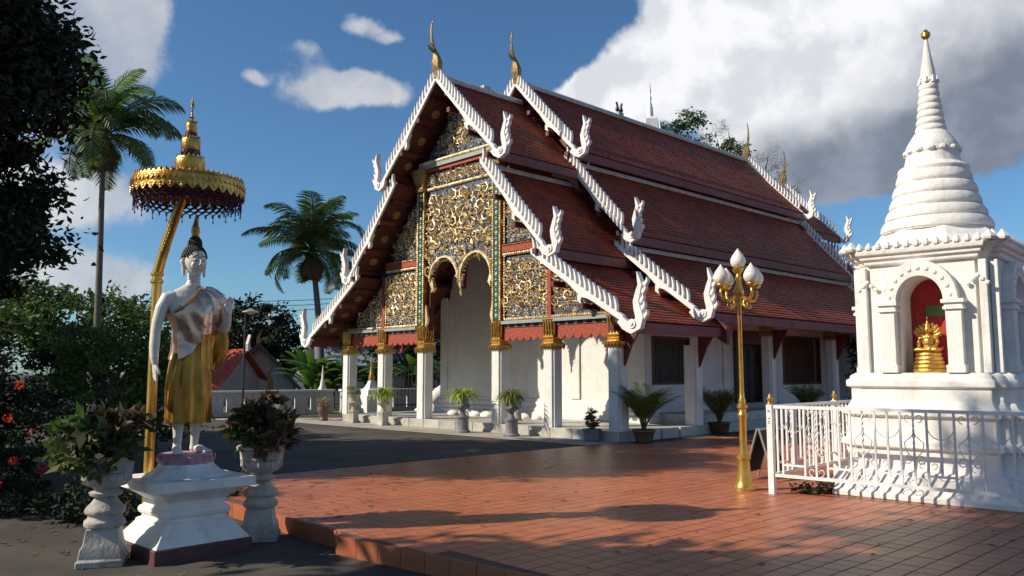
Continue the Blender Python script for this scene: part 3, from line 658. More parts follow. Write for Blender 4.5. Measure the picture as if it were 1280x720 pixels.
# columns
def column_mesh(h0, h1, w=.19):
    b = MB(); n = .05
    pl = [(w, -w + n), (w - n, -w + n), (w - n, -w), (-w + n, -w), (-w + n, -w + n), (-w, -w + n), (-w, w - n), (-w + n, w - n), (-w + n, w), (w - n, w), (w - n, w - n), (w, w - n)]
    b.prism(pl, h0, h1, 'z'); b.box(-w - .02, w + .02, -w - .02, w + .02, h0, h0 + .08) if False else None
    me = b.mesh('column'); me.materials.append(M['plaster']); return me
fcol = column_mesh(.235, 2.32); scol = column_mesh(.235, 3.0, .17); 
cap = MB(); S = []
for z, r in ((2.27, .19), (2.31, .225), (2.35, .23), (2.37, .18), (2.42, .18), (2.45, .205), (2.5, .21), (2.52, .17), (2.62, .16), (2.66, .175), (2.72, .17), (2.92, .19), (2.97, .195)): S.append([(-r, -r, z), (r, -r, z), (r, r, z), (-r, r, z)])
cap.loft(S)
for s in (-1, 1):
    for k in range(5):
        y = -.2 + k * .1
        cap.tube([(s * .22, y * .9, 2.33), (s * .235, y * .9, 2.26), (s * .215, y * .9, 2.18)], [.045, .04, .005], 5); cap.tube([(y * .9, s * .22, 2.33), (y * .9, s * .235, 2.26), (y * .9, s * .215, 2.18)], [.045, .04, .005], 5)
    for k in range(4):
        y = -.15 + k * .1; cap.tube([(s * .175, y * .9, 2.55), (s * .185, y * .9, 2.75), (s * .2, y * .9, 2.95)], [.025, .03, .02], 5); cap.tube([(y * .9, s * .175, 2.55), (y * .9, s * .185, 2.75), (y * .9, s * .2, 2.95)], [.025, .03, .02], 5)
capm = cap.mesh('capital'); capm.materials.append(M['gold'])
for u in cu:
    o = link(fcol, 'column', tp, bevel=.008); o.location = (.17, u, 0); c = link(capm, 'capital', o)
bk = MB().prism([(.0, 2.62), (-.46, 2.62), (-.42, 2.5), (-.24, 2.25), (-.12, 1.98), (-.03, 1.78), (.0, 1.74)], -.03, .03, 'x').mesh('eave_bracket'); bk.materials.append(M['red_wood'])
capd = MB().loft([[(-r, -r, z), (r, -r, z), (r, r, z), (-r, r, z)] for z, r in ((2.7, .18), (2.74, .21), (2.8, .21), (2.84, .18), (3.0, .23))]).mesh('capital'); capd.materials.append(M['gold_dark'])
for side in (1, -1):
    for v in (3.3, 7.9, 12.2, 16.4, 19.2):
        low = v in (3.3, 19.2); y = .17 if side > 0 else 11.67; y += 0 if low else .36 * side
        o = link(fcol if low else scol, 'column', tp, bevel=.008); o.location = (v, y, .0)
        if not low: link(capd, 'capital', o)
        k = link(bk, 'eave_bracket', tp); k.location = (v, y - side * .19, 0 if low else .27); k.rotation_euler = (0, 0, 0 if side > 0 else PI)
        if low: continue
    k = link(bk, 'eave_bracket', tp); k.location = (.17, (.17 if side > 0 else 11.67) - side * .2, .02); k.rotation_euler = (0, 0, 0 if side > 0 else PI)
# hall walls
WA, WB = 1.5, 10.34; VF = 3.05
b = MB(); b.fill(WA, WB, lambda u: .235, lambda u: p_front(abs(u - UC)) - .2, VF, VF + .22, 60); b.obj('front_wall', 'plaster', tp)
b = MB(); b.fill(WA - 2.5, WB + 2.5, lambda u: p_front(abs(u - UC)) - .19, lambda u: p_main(abs(u - UC)) - .1, VF + .02, VF + .16, 90); b.obj('upper_gable', 'red_wood', tp)
for u in (1.68, 4.05, 7.79, 10.16): MB().box(VF - .06, VF - .002, u - .17, u + .17, .83, 6.0 if 2.5 < u < 9 else 4.2).obj('wall_pilaster', 'plaster', tp, bevel=.01)
def plinth(x0, x1, y0, y1):
    b = MB(); S = []
    for z, o in ((.235, .2), (.40, .2), (.43, .14), (.52, .14), (.56, .09), (.70, .09), (.73, .05), (.80, .05), (.83, 0.01)): S.append([(x0 - o, y0 - o, z), (x1 + o, y0 - o, z), (x1 + o, y1 + o, z), (x0 - o, y1 + o, z)])
    b.loft(S).obj('plinth', 'plaster', tp, bevel=.012)
plinth(VF + .01, VF + .2, WA + .01, WB - .01)
wins = [(3.3, 5.12, 1.27, 2.62), (10.6, 13.35, 1.2, 2.86)]
def side_wall(u, s):
    segs = [(VF + .22, 3.3, 0), (3.3, 5.12, 1), (5.12, 7.5, 0), (7.5, 9.5, 2), (9.5, 10.6, 0), (10.6, 13.35, 1), (13.35, 18.5, 0)]
    a, c = (u, u + .22) if s > 0 else (u - .22, u); b = MB(); T = 4.6
    for v0, v1, k in segs:
        if k == 0: b.box(v0, v1, a, c, .235, T)
        elif k == 1:
            z0, z1 = (1.27, 2.62) if v0 < 5 else (1.2, 2.86); b.box(v0, v1, a, c, .235, z0); b.box(v0, v1, a, c, z1, T)
        else: b.box(v0, v1, a, c, 2.78, T)
    b.obj('side_wall', 'plaster', tp)
    p = MB()
    for v0, v1 in ((VF + .2, 7.15), (9.6, 18.5)):
        for z0, z1, o in ((.235, .40, .2), (.401, .50, .15), (.501, .66, .1), (.661, .79, .055)): p.box(v0, v1, a - (o if s > 0 else -.22 - .0) if s > 0 else c, a - .001 if s > 0 else c + o, z0, z1)
    p.obj('plinth', 'plaster', tp, bevel=.012)
side_wall(WA, 1); side_wall(WB, -1)
for v in (5.75, 7.02, 9.85, 14.2): MB().box(v - .16, v + .16, WA - .07, WA - .002, .8, 3.7).obj('wall_pilaster', 'plaster', tp, bevel=.01)
MB().fill(WA, WB, lambda u: .235, lambda u: p_front(abs(u - UC)) - .2, 18.4, 18.6, 40).obj('rear_wall', 'plaster', tp)
def window(v0, v1, z0, z1, nb, shut):
    f = MB(); t = .07; y0, y1 = WA - .03, WA + .12
    f.box(v0, v0 + t, y0, y1, z0, z1); f.box(v1 - t, v1, y0, y1, z0, z1); f.box(v0 + t, v1 - t, y0, y1, z1 - t, z1); f.box(v0 + t, v1 - t, y0, y1, z0, z0 + t)
    wd = f.obj('window', 'carved', tp, bevel=.006)
    MB().box(v0 + t, v1 - t, WA + .24, WA + .27, z0 + t, z1 - t).obj('shutter_or_dark_panel', 'carved' if shut else 'black', wd)  # unshuttered window gets a near-black panel painted as its unlit interior
    bm2 = MB().box(-.012, .012, -.012, .012, z0 + t, z1 - t).mesh('window_bar'); bm2.materials.append(M['bar'] if not shut else M['carved'])
    for k in range(nb):
        o = link(bm2, 'window_bar', wd); o.location = (v0 + t + (v1 - v0 - 2 * t) * (k + 1) / (nb + 1), WA + .06, 0)
window(3.3, 5.12, 1.27, 2.62, 15, False); window(10.6, 13.35, 1.2, 2.86, 6, True)
d = MB(); d.box(7.5, 7.95, WA - .1, WA + .1, .5, 2.9); d.box(9.1, 9.5, WA - .1, WA + .1, .5, 2.9); d.box(7.95, 9.1, WA - .1, WA + .1, 2.5, 2.9); dr = d.obj('door', 'carved', tp, bevel=.01)
lf = MB().box(-.28, .28, .12, .16, .5, 2.5); lf.box(-.2, .2, .1, .12, .7, 1.4); lf.box(-.2, .2, .1, .12, 1.55, 2.35); lm = lf.mesh('shade_black_door_leaf'); lm.materials.append(M['black'])  # leaves coloured near-black to give the darkness of the doorway
for v in (8.235, 8.815): o = link(lm, 'shade_black_door_leaf', dr); o.location = (v, WA, 0)
# ceiling beams inside the porch
b = MB()


# ------------------------------------------------------------------ CHEDI (white stupa)
SR = math.atan2(-.675, .738); sp = thing('white_stupa', (5.93, 11.26, 0), SR, 'white plastered stupa with ringed spire and gold ball, an arched niche in its square body', 'stupa')
def plan(w, k=.1):
    h = w; a = k; q = [(h, h - 2 * a), (h - a, h - 2 * a), (h - a, h - a), (h - 2 * a, h - a), (h - 2 * a, h)]; P = []
    for i in range(4):
        c, s = round(math.cos(i * PI / 2)), round(math.sin(i * PI / 2)); P += [(x * c - y * s, x * s + y * c) for x, y in q]
    return P
def pl_loft(prof, name, m='limewash', par=None, k=.1, bevel=.012):
    b = MB(); b.loft([[(x, y, z) for x, y in plan(w_, k)] for w_, z in prof]); return b.obj(name, m, par or sp, bevel=bevel)
pl_loft([(1.30, 0), (1.30, .07), (1.25, .10), (1.12, .30), (1.12, .34), (1.06, .36), (1.04, .48), (1.04, .62), (1.10, .64), (1.10, .72), (1.04, .74), (1.03, .90), (1.03, 1.02), (1.09, 1.05), (1.09, 1.12), (1.02, 1.15), (.98, 1.24), (.98, 1.40), (1.03, 1.42), (1.03, 1.50), (.99, 1.52), (.99, 1.56), (.93, 1.6)], 'base')
B0, NZ, AZ, AR = .84, 1.60, 2.52, .27
arch = lambda x: (AZ + math.sqrt(max(0, AR * AR - x * x)) * 1.25) if abs(x) < AR else NZ
b = MB(); b.fill(-B0 + .2, B0 - .2, arch, lambda x: 3.1, -B0, -B0 + .42, 96, 'y')
b.box(-B0 + .2, B0 - .2, -B0 + .421, B0, NZ, 3.1); b.box(-B0, -B0 + .199, -B0 + .2, B0 - .2, NZ, 3.1); b.box(B0 - .199, B0, -B0 + .2, B0 - .2, NZ, 3.1)
for sx_ in (-1, 1):
    for sy_ in (-1, 1):
        x, y = sx_ * (B0 - .16), sy_ * (B0 - .16); b.box(x - .1, x + .1, y - .1, y + .1, NZ, 3.1)
b.obj('body', 'limewash', sp, bevel=.012)
for q in range(4):      # bays with pilasters and arch bands on each face
    rt = Matrix.Rotation(q * PI / 2, 4, 'Z'); b = MB(); y0, y1 = -B0 - .13, -B0 - .001
    for s in (-1, 1):
        x = s * .40; b.box(x - .09, x + .09, y0, y1, NZ, 2.40); b.box(x - .11, x + .11, y0 - .02, y1, NZ + .002, NZ + .1)
        b.box(x - .12, x + .12, y0 - .03, y1, 2.40, 2.44); b.box(x - .105, x + .105, y0 - .015, y1, 2.441, 2.48); b.box(x - .135, x + .135, y0 - .045, y1, 2.481, 2.53)
    S = []
    for k in range(17):
        a = PI * k / 16; r0, r1 = .285, .46; c, s_ = math.cos(a), math.sin(a) * 1.15
        S.append([(r0 * c, y1, 2.53 + r0 * s_), (r0 * c, y0, 2.53 + r0 * s_), (r1 * c, y0, 2.53 + r1 * s_), (r1 * c, y1, 2.53 + r1 * s_)])
    b.loft(S)
    if q: b.box(-.29, .29, y1 - .03, y1 + .03, NZ, 2.6)
    for k in range(11):
        a = PI * (k + .5) / 11; c, s_ = math.cos(a), math.sin(a) * 1.15; b.ell((.372 * c, y0, 2.53 + .372 * s_), (.034, .02, .03), 7, 5)
    o = b.obj('niche_bay', 'limewash', sp, bevel=.008); o.matrix_local = rt
for s in (-1, 1):       # corner engaged pilasters
    for q in range(4):
        b = MB(); x = s * .73; b.box(x - .045, x + .045, -B0 - .04, -B0 + .05, NZ, 3.02); o = b.obj('corner_pilaster', 'limewash', sp, bevel=.008); o.rotation_euler = (0, 0, q * PI / 2)
for s in (-1, 1):       # applied swags at the top of the piers
    b = MB()
    for k in range(5): x = s * (.56 + k * .055); b.ell((x, -B0 - .045, 2.82 - .05 * abs(k - 2)), (.035, .018, .03), 6, 4)
    b.obj('swag', 'limewash', sp)
pl_loft([(.88, 3.04), (.90, 3.06), (.90, 3.10), (.94, 3.12), (.94, 3.16), (.98, 3.18), (.99, 3.24), (.95, 3.26)], 'cornice')
b = MB()
for q in range(4):
    c, s_ = round(math.cos(q * PI / 2)), round(math.sin(q * PI / 2))
    for k in range(15):
        x = -.84 + k * .12; big_ = abs(x) > .8; r = .075 if big_ else .045; px, py = x, -.965; b.lathe([(r, 0), (r * 1.15, .03), (r * .6, .08), (.004, .13 if big_ else .1)], 6, px * c - py * s_, px * s_ + py * c, 3.25)
    x, y = .86, .86; b.lathe([(.06, 0), (.075, .04), (.05, .09), (.004, .14)], 8, x * c - y * s_, x * s_ + y * c, 3.25)
b.obj('cresting', 'limewash', sp, kind='stuff')
b = MB(); b.lathe([(1.06, 3.25), (.95, 3.31), (.80, 3.41), (.72, 3.52), (.70, 3.54)], 8, rot=PI / 8); b.obj('shoulder', 'limewash', sp, bevel=.01)
pr = [(.70, 3.53)]; R0 = [(.71, 3.56), (.645, 3.72), (.585, 3.89), (.54, 4.06), (.485, 4.24)]
for i, (r, z) in enumerate(R0): pr += [(r * .955, z - .02), (r * .995, z + .0), (r + .004, z + .03), (r - .008, z + .08), (r * .95, z + .125), (r * .93, z + .14)]
pr += [(.455, 4.40), (.46, 4.43), (.44, 4.46), (.37, 4.50), (.345, 4.60), (.33, 4.70)]; b = MB().lathe(pr, 40); b.obj('bell_rings', 'limewash', sp, smooth=True)
b = MB().lathe([(.345, 4.66), (.35, 4.72), (.32, 4.80), (.26, 4.90), (.22, 4.96), (.2, 4.98)], 36)
for k in range(14): a = 2 * PI * k / 14; b.ell((.325 * math.cos(a), .325 * math.sin(a), 4.69), (.06, .06, .045), 8, 5)
b.obj('bell', 'limewash', sp, smooth=True)
pr = []; z = 4.97; r = .205
for k in range(7): pr += [(r * .88, z), (r * .98, z + .02), (r, z + .045), (r * .95, z + .075), (r * .87, z + .1)]; z += .103; r *= .925
b = MB().lathe(pr + [(.11, z), (.125, z + .03), (.11, z + .05)], 28)
for k in range(8): a = 2 * PI * k / 8; b.lathe([(.03, 0), (.02, .05), (.003, .1)], 5, .12 * math.cos(a), .12 * math.sin(a), z)
b.obj('spire_rings', 'limewash', sp, smooth=True)
MB().lathe([(.108, 5.70), (.09, 5.9), (.055, 6.1), (.022, 6.34)], 20).obj('spire', 'limewash', sp, smooth=True)
MB().lathe([(.02, 6.34), (.035, 6.36), (.06, 6.39), (.058, 6.44), (.03, 6.47), (.02, 6.49)], 14).obj('gold_ball', 'gold', sp, smooth=True)
# niche back wall, drawings and plaque
b = MB(); b.fill(-.27, .27, lambda x: NZ, lambda x: arch(x) - .004 if abs(x) < .268 else NZ, -.422, -.41, 60, 'y'); nb_ = b.obj('niche_back', 'niche_red', sp)
b = MB().box(-.07, .16, -.44, -.423, 2.35, 2.50); b.obj('plaque', 'niche_green', nb_)
b = MB()
def ring(cx, cz, r, k=16): b.tube([(cx + r * math.cos(2 * PI * i / k), -.428, cz + r * math.sin(2 * PI * i / k)) for i in range(k + 1)], .0045, 4)
ring(-.16, 2.02, .07); ring(-.16, 2.02, .03)
for k in range(8): a = k * PI / 4; b.tube([(-.16 + .03 * math.cos(a), -.428, 2.02 + .03 * math.sin(a)), (-.16 + .09 * math.cos(a), -.428, 2.02 + .09 * math.sin(a))], .004, 4)
for k in range(14):
    x, z = random.uniform(-.2, .1), random.uniform(2.2, 2.7)
    if abs(x) < .2: b.tube([(x, -.428, z), (x + .01, -.428, z + .03), (x, -.428, z + .06)], .0035, 4)
for k in range(4): b.tube([(-.22, -.428, 2.18 + k * .035), (-.10, -.428, 2.18 + k * .035)], .003, 4)
b.obj('gold_drawing', 'gold_dark', nb_, kind='stuff')
# seated gold figure in the niche
bd = thing('gold_buddha_statue', (5.93 + .738 * .0 + .675 * -.66, 11.26 + -.675 * 0 + .738 * -.66, NZ), SR, 'small gilded seated Buddha with flame halo on coiled pedestal inside the white stupa niche', 'statue')
b = MB(); prf = []
for k in range(5): r = .21 - .013 * k; z = k * .052; prf += [(r * .95, z), (r, z + .012), (r + .006, z + .026), (r, z + .04), (r * .95, z + .052)]
b.lathe(prf, 26, syy=.8); b.obj('coiled_pedestal', 'gold', bd, smooth=True)
b = MB(); b.ell((0, -.01, .30), (.16, .10, .045)); b.ell((-.09, -.05, .30), (.09, .05, .035)); b.ell((.09, -.05, .30), (.09, .05, .035)); b.ell((0, 0, .40), (.075, .05, .10)); b.ell((0, 0, .46), (.09, .045, .05)); b.ell((0, -.005, .56), (.042, .045, .055)); b.lathe([(.03, .0), (.035, .02), (.02, .05), (.006, .09), (.003, .14)], 10, 0, 0, .60)
for s in (-1, 1): b.tube([(s * .09, 0, .47), (s * .115, .0, .40), (s * .10, -.06, .34), (s * .02 if s > 0 else -.09, -.09, .325)], [.028, .026, .02, .014], 8); b.ell((s * .045, 0, .555), (.006, .012, .03), 6, 5)
b.tube([(0, 0, .49), (0, 0, .54)], [.03, .026], 8); fb = b.obj('figure', 'gold', bd, smooth=True); rm = fb.modifiers.new('remesh', 'REMESH'); rm.mode = 'VOXEL'; rm.voxel_size = .007; rm.use_smooth_shade = True
b = MB()
for k in range(-4, 5):
    a = k * .33; x, z = .135 * math.sin(a), .47 + .13 * math.cos(a); b.tube([(x * .5, .05, .47 + (z - .47) * .5), (x, .05, z), (x * 1.25, .035, z + .02 + .03 * math.cos(a)), (x * 1.3, .02, z + .06)], [.03, .032, .022, .004], 6)
b.obj('flame_halo', 'gold', bd, smooth=True)

# ------------------------------------------------------------------ metal fences round the stupa
def fence(name, loc, rot, L, label, post_end, hgt=1.147, bay=.148, postpos=(0,)):
    f = thing(name, loc, rot, label, 'fence'); z0, z1 = .25, hgt
    pm = MB().box(-.04, .04, -.04, .04, 0, hgt + .03).mesh('post'); pm.materials.append(M['white_paint'])
    fm = MB().lathe([(.02, 0), (.035, .01), (.03, .03), (.02, .04), (.042, .055), (.045, .075), (.02, .11), (.004, .15)], 12).mesh('post_finial'); fm.materials.append(M['gold'])
    for x in postpos:
        p = link(pm, 'post', f, bevel=.004); p.location = (x, 0, 0); q = link(fm, 'post_finial', p); q.location = (0, 0, hgt + .03)
    for z in (z0, z1 - .0): MB().box(.04, L, -.02, .02, z - .02, z + .02).obj('rail', 'white_paint', f)
    bar = MB().box(-.012, .012, -.012, .012, z0 + .02, z1 - .02).mesh('bar'); bar.materials.append(M['white_paint'])
    sb = MB().box(-.012, .012, -.012, .012, z0 + .16, z1 - .02).mesh('bar'); sb.materials.append(M['white_paint'])
    cr = MB().box(-bay + .012, bay - .012, -.012, .012, z0 + .13, z0 + .155).mesh('cross_bar'); cr.materials.append(M['white_paint'])
    tw = MB(); n = 26; tw.loft([[(.014 * math.cos(a + k * .5), .014 * math.sin(a + k * .5), z0 + .30 + (z1 - z0 - .32) * k / n) for a in (0, PI / 2, PI, 3 * PI / 2)] for k in range(n + 1)]); twm = tw.mesh('twisted_bar'); twm.materials.append(M['white_paint'])
    sc2 = MB()
    def scroll(cx, cz, r, a0, hand):
        pts = [(cx + r * (1 - .75 * t) * math.cos(a0 + hand * t * 4.8), 0, cz + r * (1 - .75 * t) * math.sin(a0 + hand * t * 4.8)) for t in np.linspace(0, 1, 14)]; sc2.tube(pts, .0065, 4)
    for s in (-1, 1):
        scroll(s * .06, z1 - .08, .055, -PI / 2 if s > 0 else -PI / 2, s * 1); scroll(s * .065, z0 + .31, .065, PI / 2, -s * 1); scroll(s * .055, z0 + .08, .055, -PI / 2, s * 1)
        sc2.tube([(0, 0, z0 + .32), (s * .09, 0, z0 + .42), (s * .11, 0, z0 + .52), (s * .02, 0, z0 + .60), (0, 0, z0 + .66)], .0065, 4)
    sc2.box(-.012, .012, -.01, .01, z0 + .02, z0 + .32)
    scm = sc2.mesh('scroll'); scm.materials.append(M['white_paint'])
    arc = MB().tube([(bay * math.cos(a), 0, z1 - .16 - .17 * math.sin(a)) for a in np.linspace(0, PI, 10)], .006, 4).mesh('curved_bar'); arc.materials.append(M['white_paint'])
    k = 0; x = .16
    while x < L - .03:
        if k % 4 == 3:
            for me, nm in ((twm, 'twisted_bar'), (scm, 'scroll')): o = link(me, nm, f); o.location = (x, 0, 0)
        elif k % 4 == 1:
            for me, nm in ((sb, 'bar'), (cr, 'cross_bar'), (arc, 'curved_bar')): o = link(me, nm, f); o.location = (x, 0, 0)
        else: o = link(bar, 'bar', f); o.location = (x, 0, 0)
        x += bay; k += 1
    return f
F0 = Vector((3.46, 11.05, 0))
ff = fence('front_fence' if False else 'metal_fence', F0, SR, 4.6, 'white painted metal fence with scrolls running in front of the white stupa', 0, postpos=(0, 4.64))
mk_ = MB()
for (dx, dz, w_, h_) in ((-.01, 0, .012, .03), (.012, -.005, .01, .02), (0, -.09, .03, .006), (.006, -.1, .006, .02), (0, -.13, .03, .006), (-.01, -.14, .006, .02), (0, -.155, .03, .006)): mk_.box(dx - w_ / 2, dx + w_ / 2, -.0425, -.0405, 1.08 + dz, 1.08 + dz + h_)
mk_.obj('painted_mark', 'iron', ff)
fence('metal_fence', F0 + Vector((.675, .738, 0)) * .04, SR + PI / 2, 2.95, 'white metal fence side run from the gold tipped corner post back towards the temple', 0, postpos=(2.2,))

# ------------------------------------------------------------------ LAMP POST
lp = thing('street_lamp', (3.19, 11.42, 0), R(20), 'tall gold painted lamp post with five white bud shaped globes on curled arms', 'lamp post')
b = MB().lathe([(.15, 0), (.15, .03), (.13, .05), (.105, .12), (.10, .2), (.085, .28), (.08, .40), (.095, .42), (.095, .45), (.06, .48), (.05, .60), (.052, .98), (.065, 1.0), (.065, 1.03), (.05, 1.05), (.05, 1.1), (.07, 1.12), (.07, 1.15), (.045, 1.18), (.05, 1.22), (.035, 1.26), (.03, 1.4), (.027, 2.52), (.04, 2.54), (.045, 2.57), (.03, 2.6), (.03, 2.66)], 22); b.obj('post', 'brass', lp, smooth=True)
MB().lathe([(.03, 2.64), (.06, 2.68), (.075, 2.74), (.05, 2.80), (.035, 2.86), (.045, 2.92), (.03, 2.98), (.05, 3.0), (.075, 3.03), (.08, 3.06), (.05, 3.07)], 18).obj('head', 'brass', lp, smooth=True)
am = MB().tube([(0, 0, 2.72), (.08, 0, 2.66), (.17, 0, 2.60), (.26, 0, 2.62), (.30, 0, 2.70), (.29, 0, 2.79)], [.022, .024, .026, .024, .02, .02], 8)
am.tube([(.13, 0, 2.63), (.10, 0, 2.55), (.15, 0, 2.50), (.20, 0, 2.53), (.18, 0, 2.58)], [.02, .018, .016, .012, .004], 7); am.lathe([(.025, 0), (.06, .02), (.075, .05), (.06, .06)], 14, .29, 0, 2.78); amm = am.mesh('arm'); amm.materials.append(M['brass']); amm.polygons.foreach_set('use_smooth', [True] * len(amm.polygons))
gp = [(.045, 0), (.083, .025), (.106, .075), (.104, .12), (.08, .175), (.042, .225), (.013, .265), (.003, .28)]
gb = MB().lathe(gp, 18).mesh('lamp_globe'); gb.materials.append(M['globe']); gb.polygons.foreach_set('use_smooth', [True] * len(gb.polygons))
for k in range(4): a = link(amm, 'arm', lp); a.rotation_euler = (0, 0, k * PI / 2); q = link(gb, 'lamp_globe', a); q.location = (.29, 0, 2.83)
o = link(gb, 'lamp_globe', lp); o.location = (0, 0, 3.07); 

# ------------------------------------------------------------------ A-FRAME SIGN
af = thing('sandwich_board', (3.86, 12.6, 0), R(50), 'black folding sandwich board with metal frame behind the gold lamp post', 'sign')
af.scale = (.85, .85, .88)
for s in (-1, 1):
    b = MB(); lean = .2
    y = lambda z: s * (.28 - .26 * z / .85)
    b.loft([[(-.28, y(z), z), (.28, y(z), z), (.28, y(z) + .02, z), (-.28, y(z) + .02, z)] for z in (.12, .82)]); b.obj('board', 'board', af)
    b = MB()
    for x in (-.3, .3): b.tube([(x, y(0) + .01, 0), (x, y(.87) + .01, .87)], .018, 4)
    b.tube([(-.3, y(.85) + .01, .85), (.3, y(.85) + .01, .85)], .018, 4); b.obj('frame', 'alu', af)

# ------------------------------------------------------------------ STANDING STATUE ON PEDESTAL
SX, SY, SROT = -3.31, 8.43, R(46.2)
pd = thing('pedestal', (SX, SY, -.18), SROT, 'white moulded square pedestal on a maroon plinth carrying the standing Buddha statue', 'pedestal')
def sq(prof, name, m, par, bevel=.01):
    MB().loft([[(-r, -r, z), (r, -r, z), (r, r, z), (-r, r, z)] for r, z in prof]).obj(name, m, par, bevel=bevel)
sq([(.49, -.03), (.49, .135)], 'plinth', 'maroon', pd); 
sq([(.475, .137), (.46, .16), (.36, .29), (.345, .31), (.345, .33), (.30, .35), (.30, .37), (.325, .39), (.335, .42), (.325, .45), (.295, .47), (.29, .53), (.33, .56), (.40, .61), (.44, .625), (.44, .645), (.505, .65), (.505, .745)], 'moulded_body', 'limewash', pd, .006)
MB().lathe([(.44, .746), (.40, .765), (.33, .80), (.27, .85), (.27, .875)], 8, rot=PI / 8).obj('sloped_top', 'limewash', pd, bevel=.006)
st = thing('standing_buddha_statue', (SX, SY, .79), SROT, 'white standing Buddha in gold and rose robes with raised hand under the parasol', 'statue')
b = MB().lathe([(.25, -.095), (.262, -.09), (.27, -.05), (.262, -.015), (.25, 0), (.24, .002)], 40)
b.obj('lotus_base', 'pink', st, smooth=True)
pt = MB()
for k in range(20):
    a = 2 * PI * k / 20; c, s = math.cos(a), math.sin(a); t = (-s, c); o = []
    for r, z, w_ in ((.262, -.09, .03), (.282, -.06, .04), (.288, -.03, .032), (.275, -.008, .004)): o.append([(c * (r - .012) - t[0] * w_, s * (r - .012) - t[1] * w_, z), (c * r, s * r, z), (c * (r - .012) + t[0] * w_, s * (r - .012) + t[1] * w_, z), (c * (r - .03), s * (r - .03), z)])
    pt.loft(o)
pt.obj('lotus_petal', 'pink', st, kind='stuff')
TOR = [(.80, .20, .125, 0), (.95, .195, .125, 0), (1.10, .165, .108, -.005), (1.25, .185, .118, -.01), (1.40, .235, .135, -.012), (1.50, .262, .135, -.008), (1.58, .262, .115, 0), (1.64, .215, .09, .008), (1.68, .14, .075, .012), (1.72, .078, .068, .008)]
def tor(z):
    if z <= TOR[0][0]: return TOR[0][1:]
    for p, q in zip(TOR, TOR[1:]):
        if z <= q[0]:
            t = (z - p[0]) / (q[0] - p[0]); return tuple(p[i] + (q[i] - p[i]) * t for i in (1, 2, 3))
    return TOR[-1][1:]
def ering(z, rx, ry, cy=0, n=28, cx=0): return [(cx + rx * math.cos(2 * PI * k / n), cy + ry * math.sin(2 * PI * k / n), z) for k in range(n)]
b = MB(); b.loft([ering(z, rx, ry, cy) for z, rx, ry, cy in TOR] + [ering(1.76, .062, .06, .0), ering(1.84, .06, .06, -.008), ering(1.90, .06, .07, -.01)])
for k in range(3): b.tube([(.064 * math.cos(a), -.002 + .064 * math.sin(a), 1.75 + k * .028) for a in np.linspace(0, 2 * PI, 17)], .006, 5)
HC = Vector((0, -.015, 1.955))
hv = []; NU, NV = 36, 26
for j in range(NV + 1):
    th = PI * (j + .01) / (NV + .02); row = []
    for i in range(NU):
        ph = 2 * PI * i / NU; x, y, z = math.sin(th) * math.cos(ph), math.sin(th) * math.sin(ph), math.cos(th)
        w_ = 1 - .30 * max(0, -z) ** 1.6; px, py, pz_ = .107 * x * w_, .125 * y * (1 - .16 * max(0, -z) ** 1.5), .165 * z
        if y < 0: py += -.006 * max(0, -z)
        row.append(HC + Vector((px, py, pz_)))
    hv.append(row)
b.loft(hv)
fy = lambda x, z: HC.y - .125 * math.sqrt(max(.02, 1 - (x / .107) ** 2 - ((z - HC.z) / .165) ** 2))
Z = HC.z
b.tube([(0, fy(0, Z + .035) + .006, Z + .04), (0, fy(0, Z) - .012, Z), (0, fy(0, Z - .035) - .022, Z - .036), (0, fy(0, Z - .05) - .006, Z - .054)], [.010, .013, .018, .008], 10)
for s in (-1, 1):
    b.ell((s * .014, fy(0, Z - .045) - .006, Z - .045), (.011, .012, .009), 8, 6)
    b.tube([(s * q, fy(s * q, Z + dz) + .003, Z + dz) for q, dz in ((.010, .03), (.03, .047), (.052, .048), (.075, .03))], [.006, .009, .008, .004], 6)    # brow
    b.ell((s * .04, fy(.04, Z + .012) + .008, Z + .01), (.024, .014, .011), 10, 6)   # lowered lid
    b.ell((s * .045, fy(.045, Z - .045) + .012, Z - .045), (.036, .022, .04), 10, 6)  # cheek
    b.tube([(s * .104, .0, Z + .02), (s * .118, .01, Z + .0), (s * .112, .002, Z - .05), (s * .108, -.002, Z - .11), (s * .110, -.002, Z - .15)], [.016, .02, .014, .013, .012], 7, 1.5)
    b.tube([(s * .108, -.012, Z + .035), (s * .124, -.004, Z + .03), (s * .128, .008, Z), (s * .118, .0, Z - .03)], [.006, .008, .008, .006], 6)
b.ell((0, fy(0, Z - .08) - .001, Z - .077), (.028, .012, .008), 10, 6); b.ell((0, fy(0, Z - .09) + .001, Z - .092), (.022, .012, .008), 10, 6); b.ell((0, fy(0, Z - .125) + .014, Z - .125), (.03, .024, .026), 10, 6)
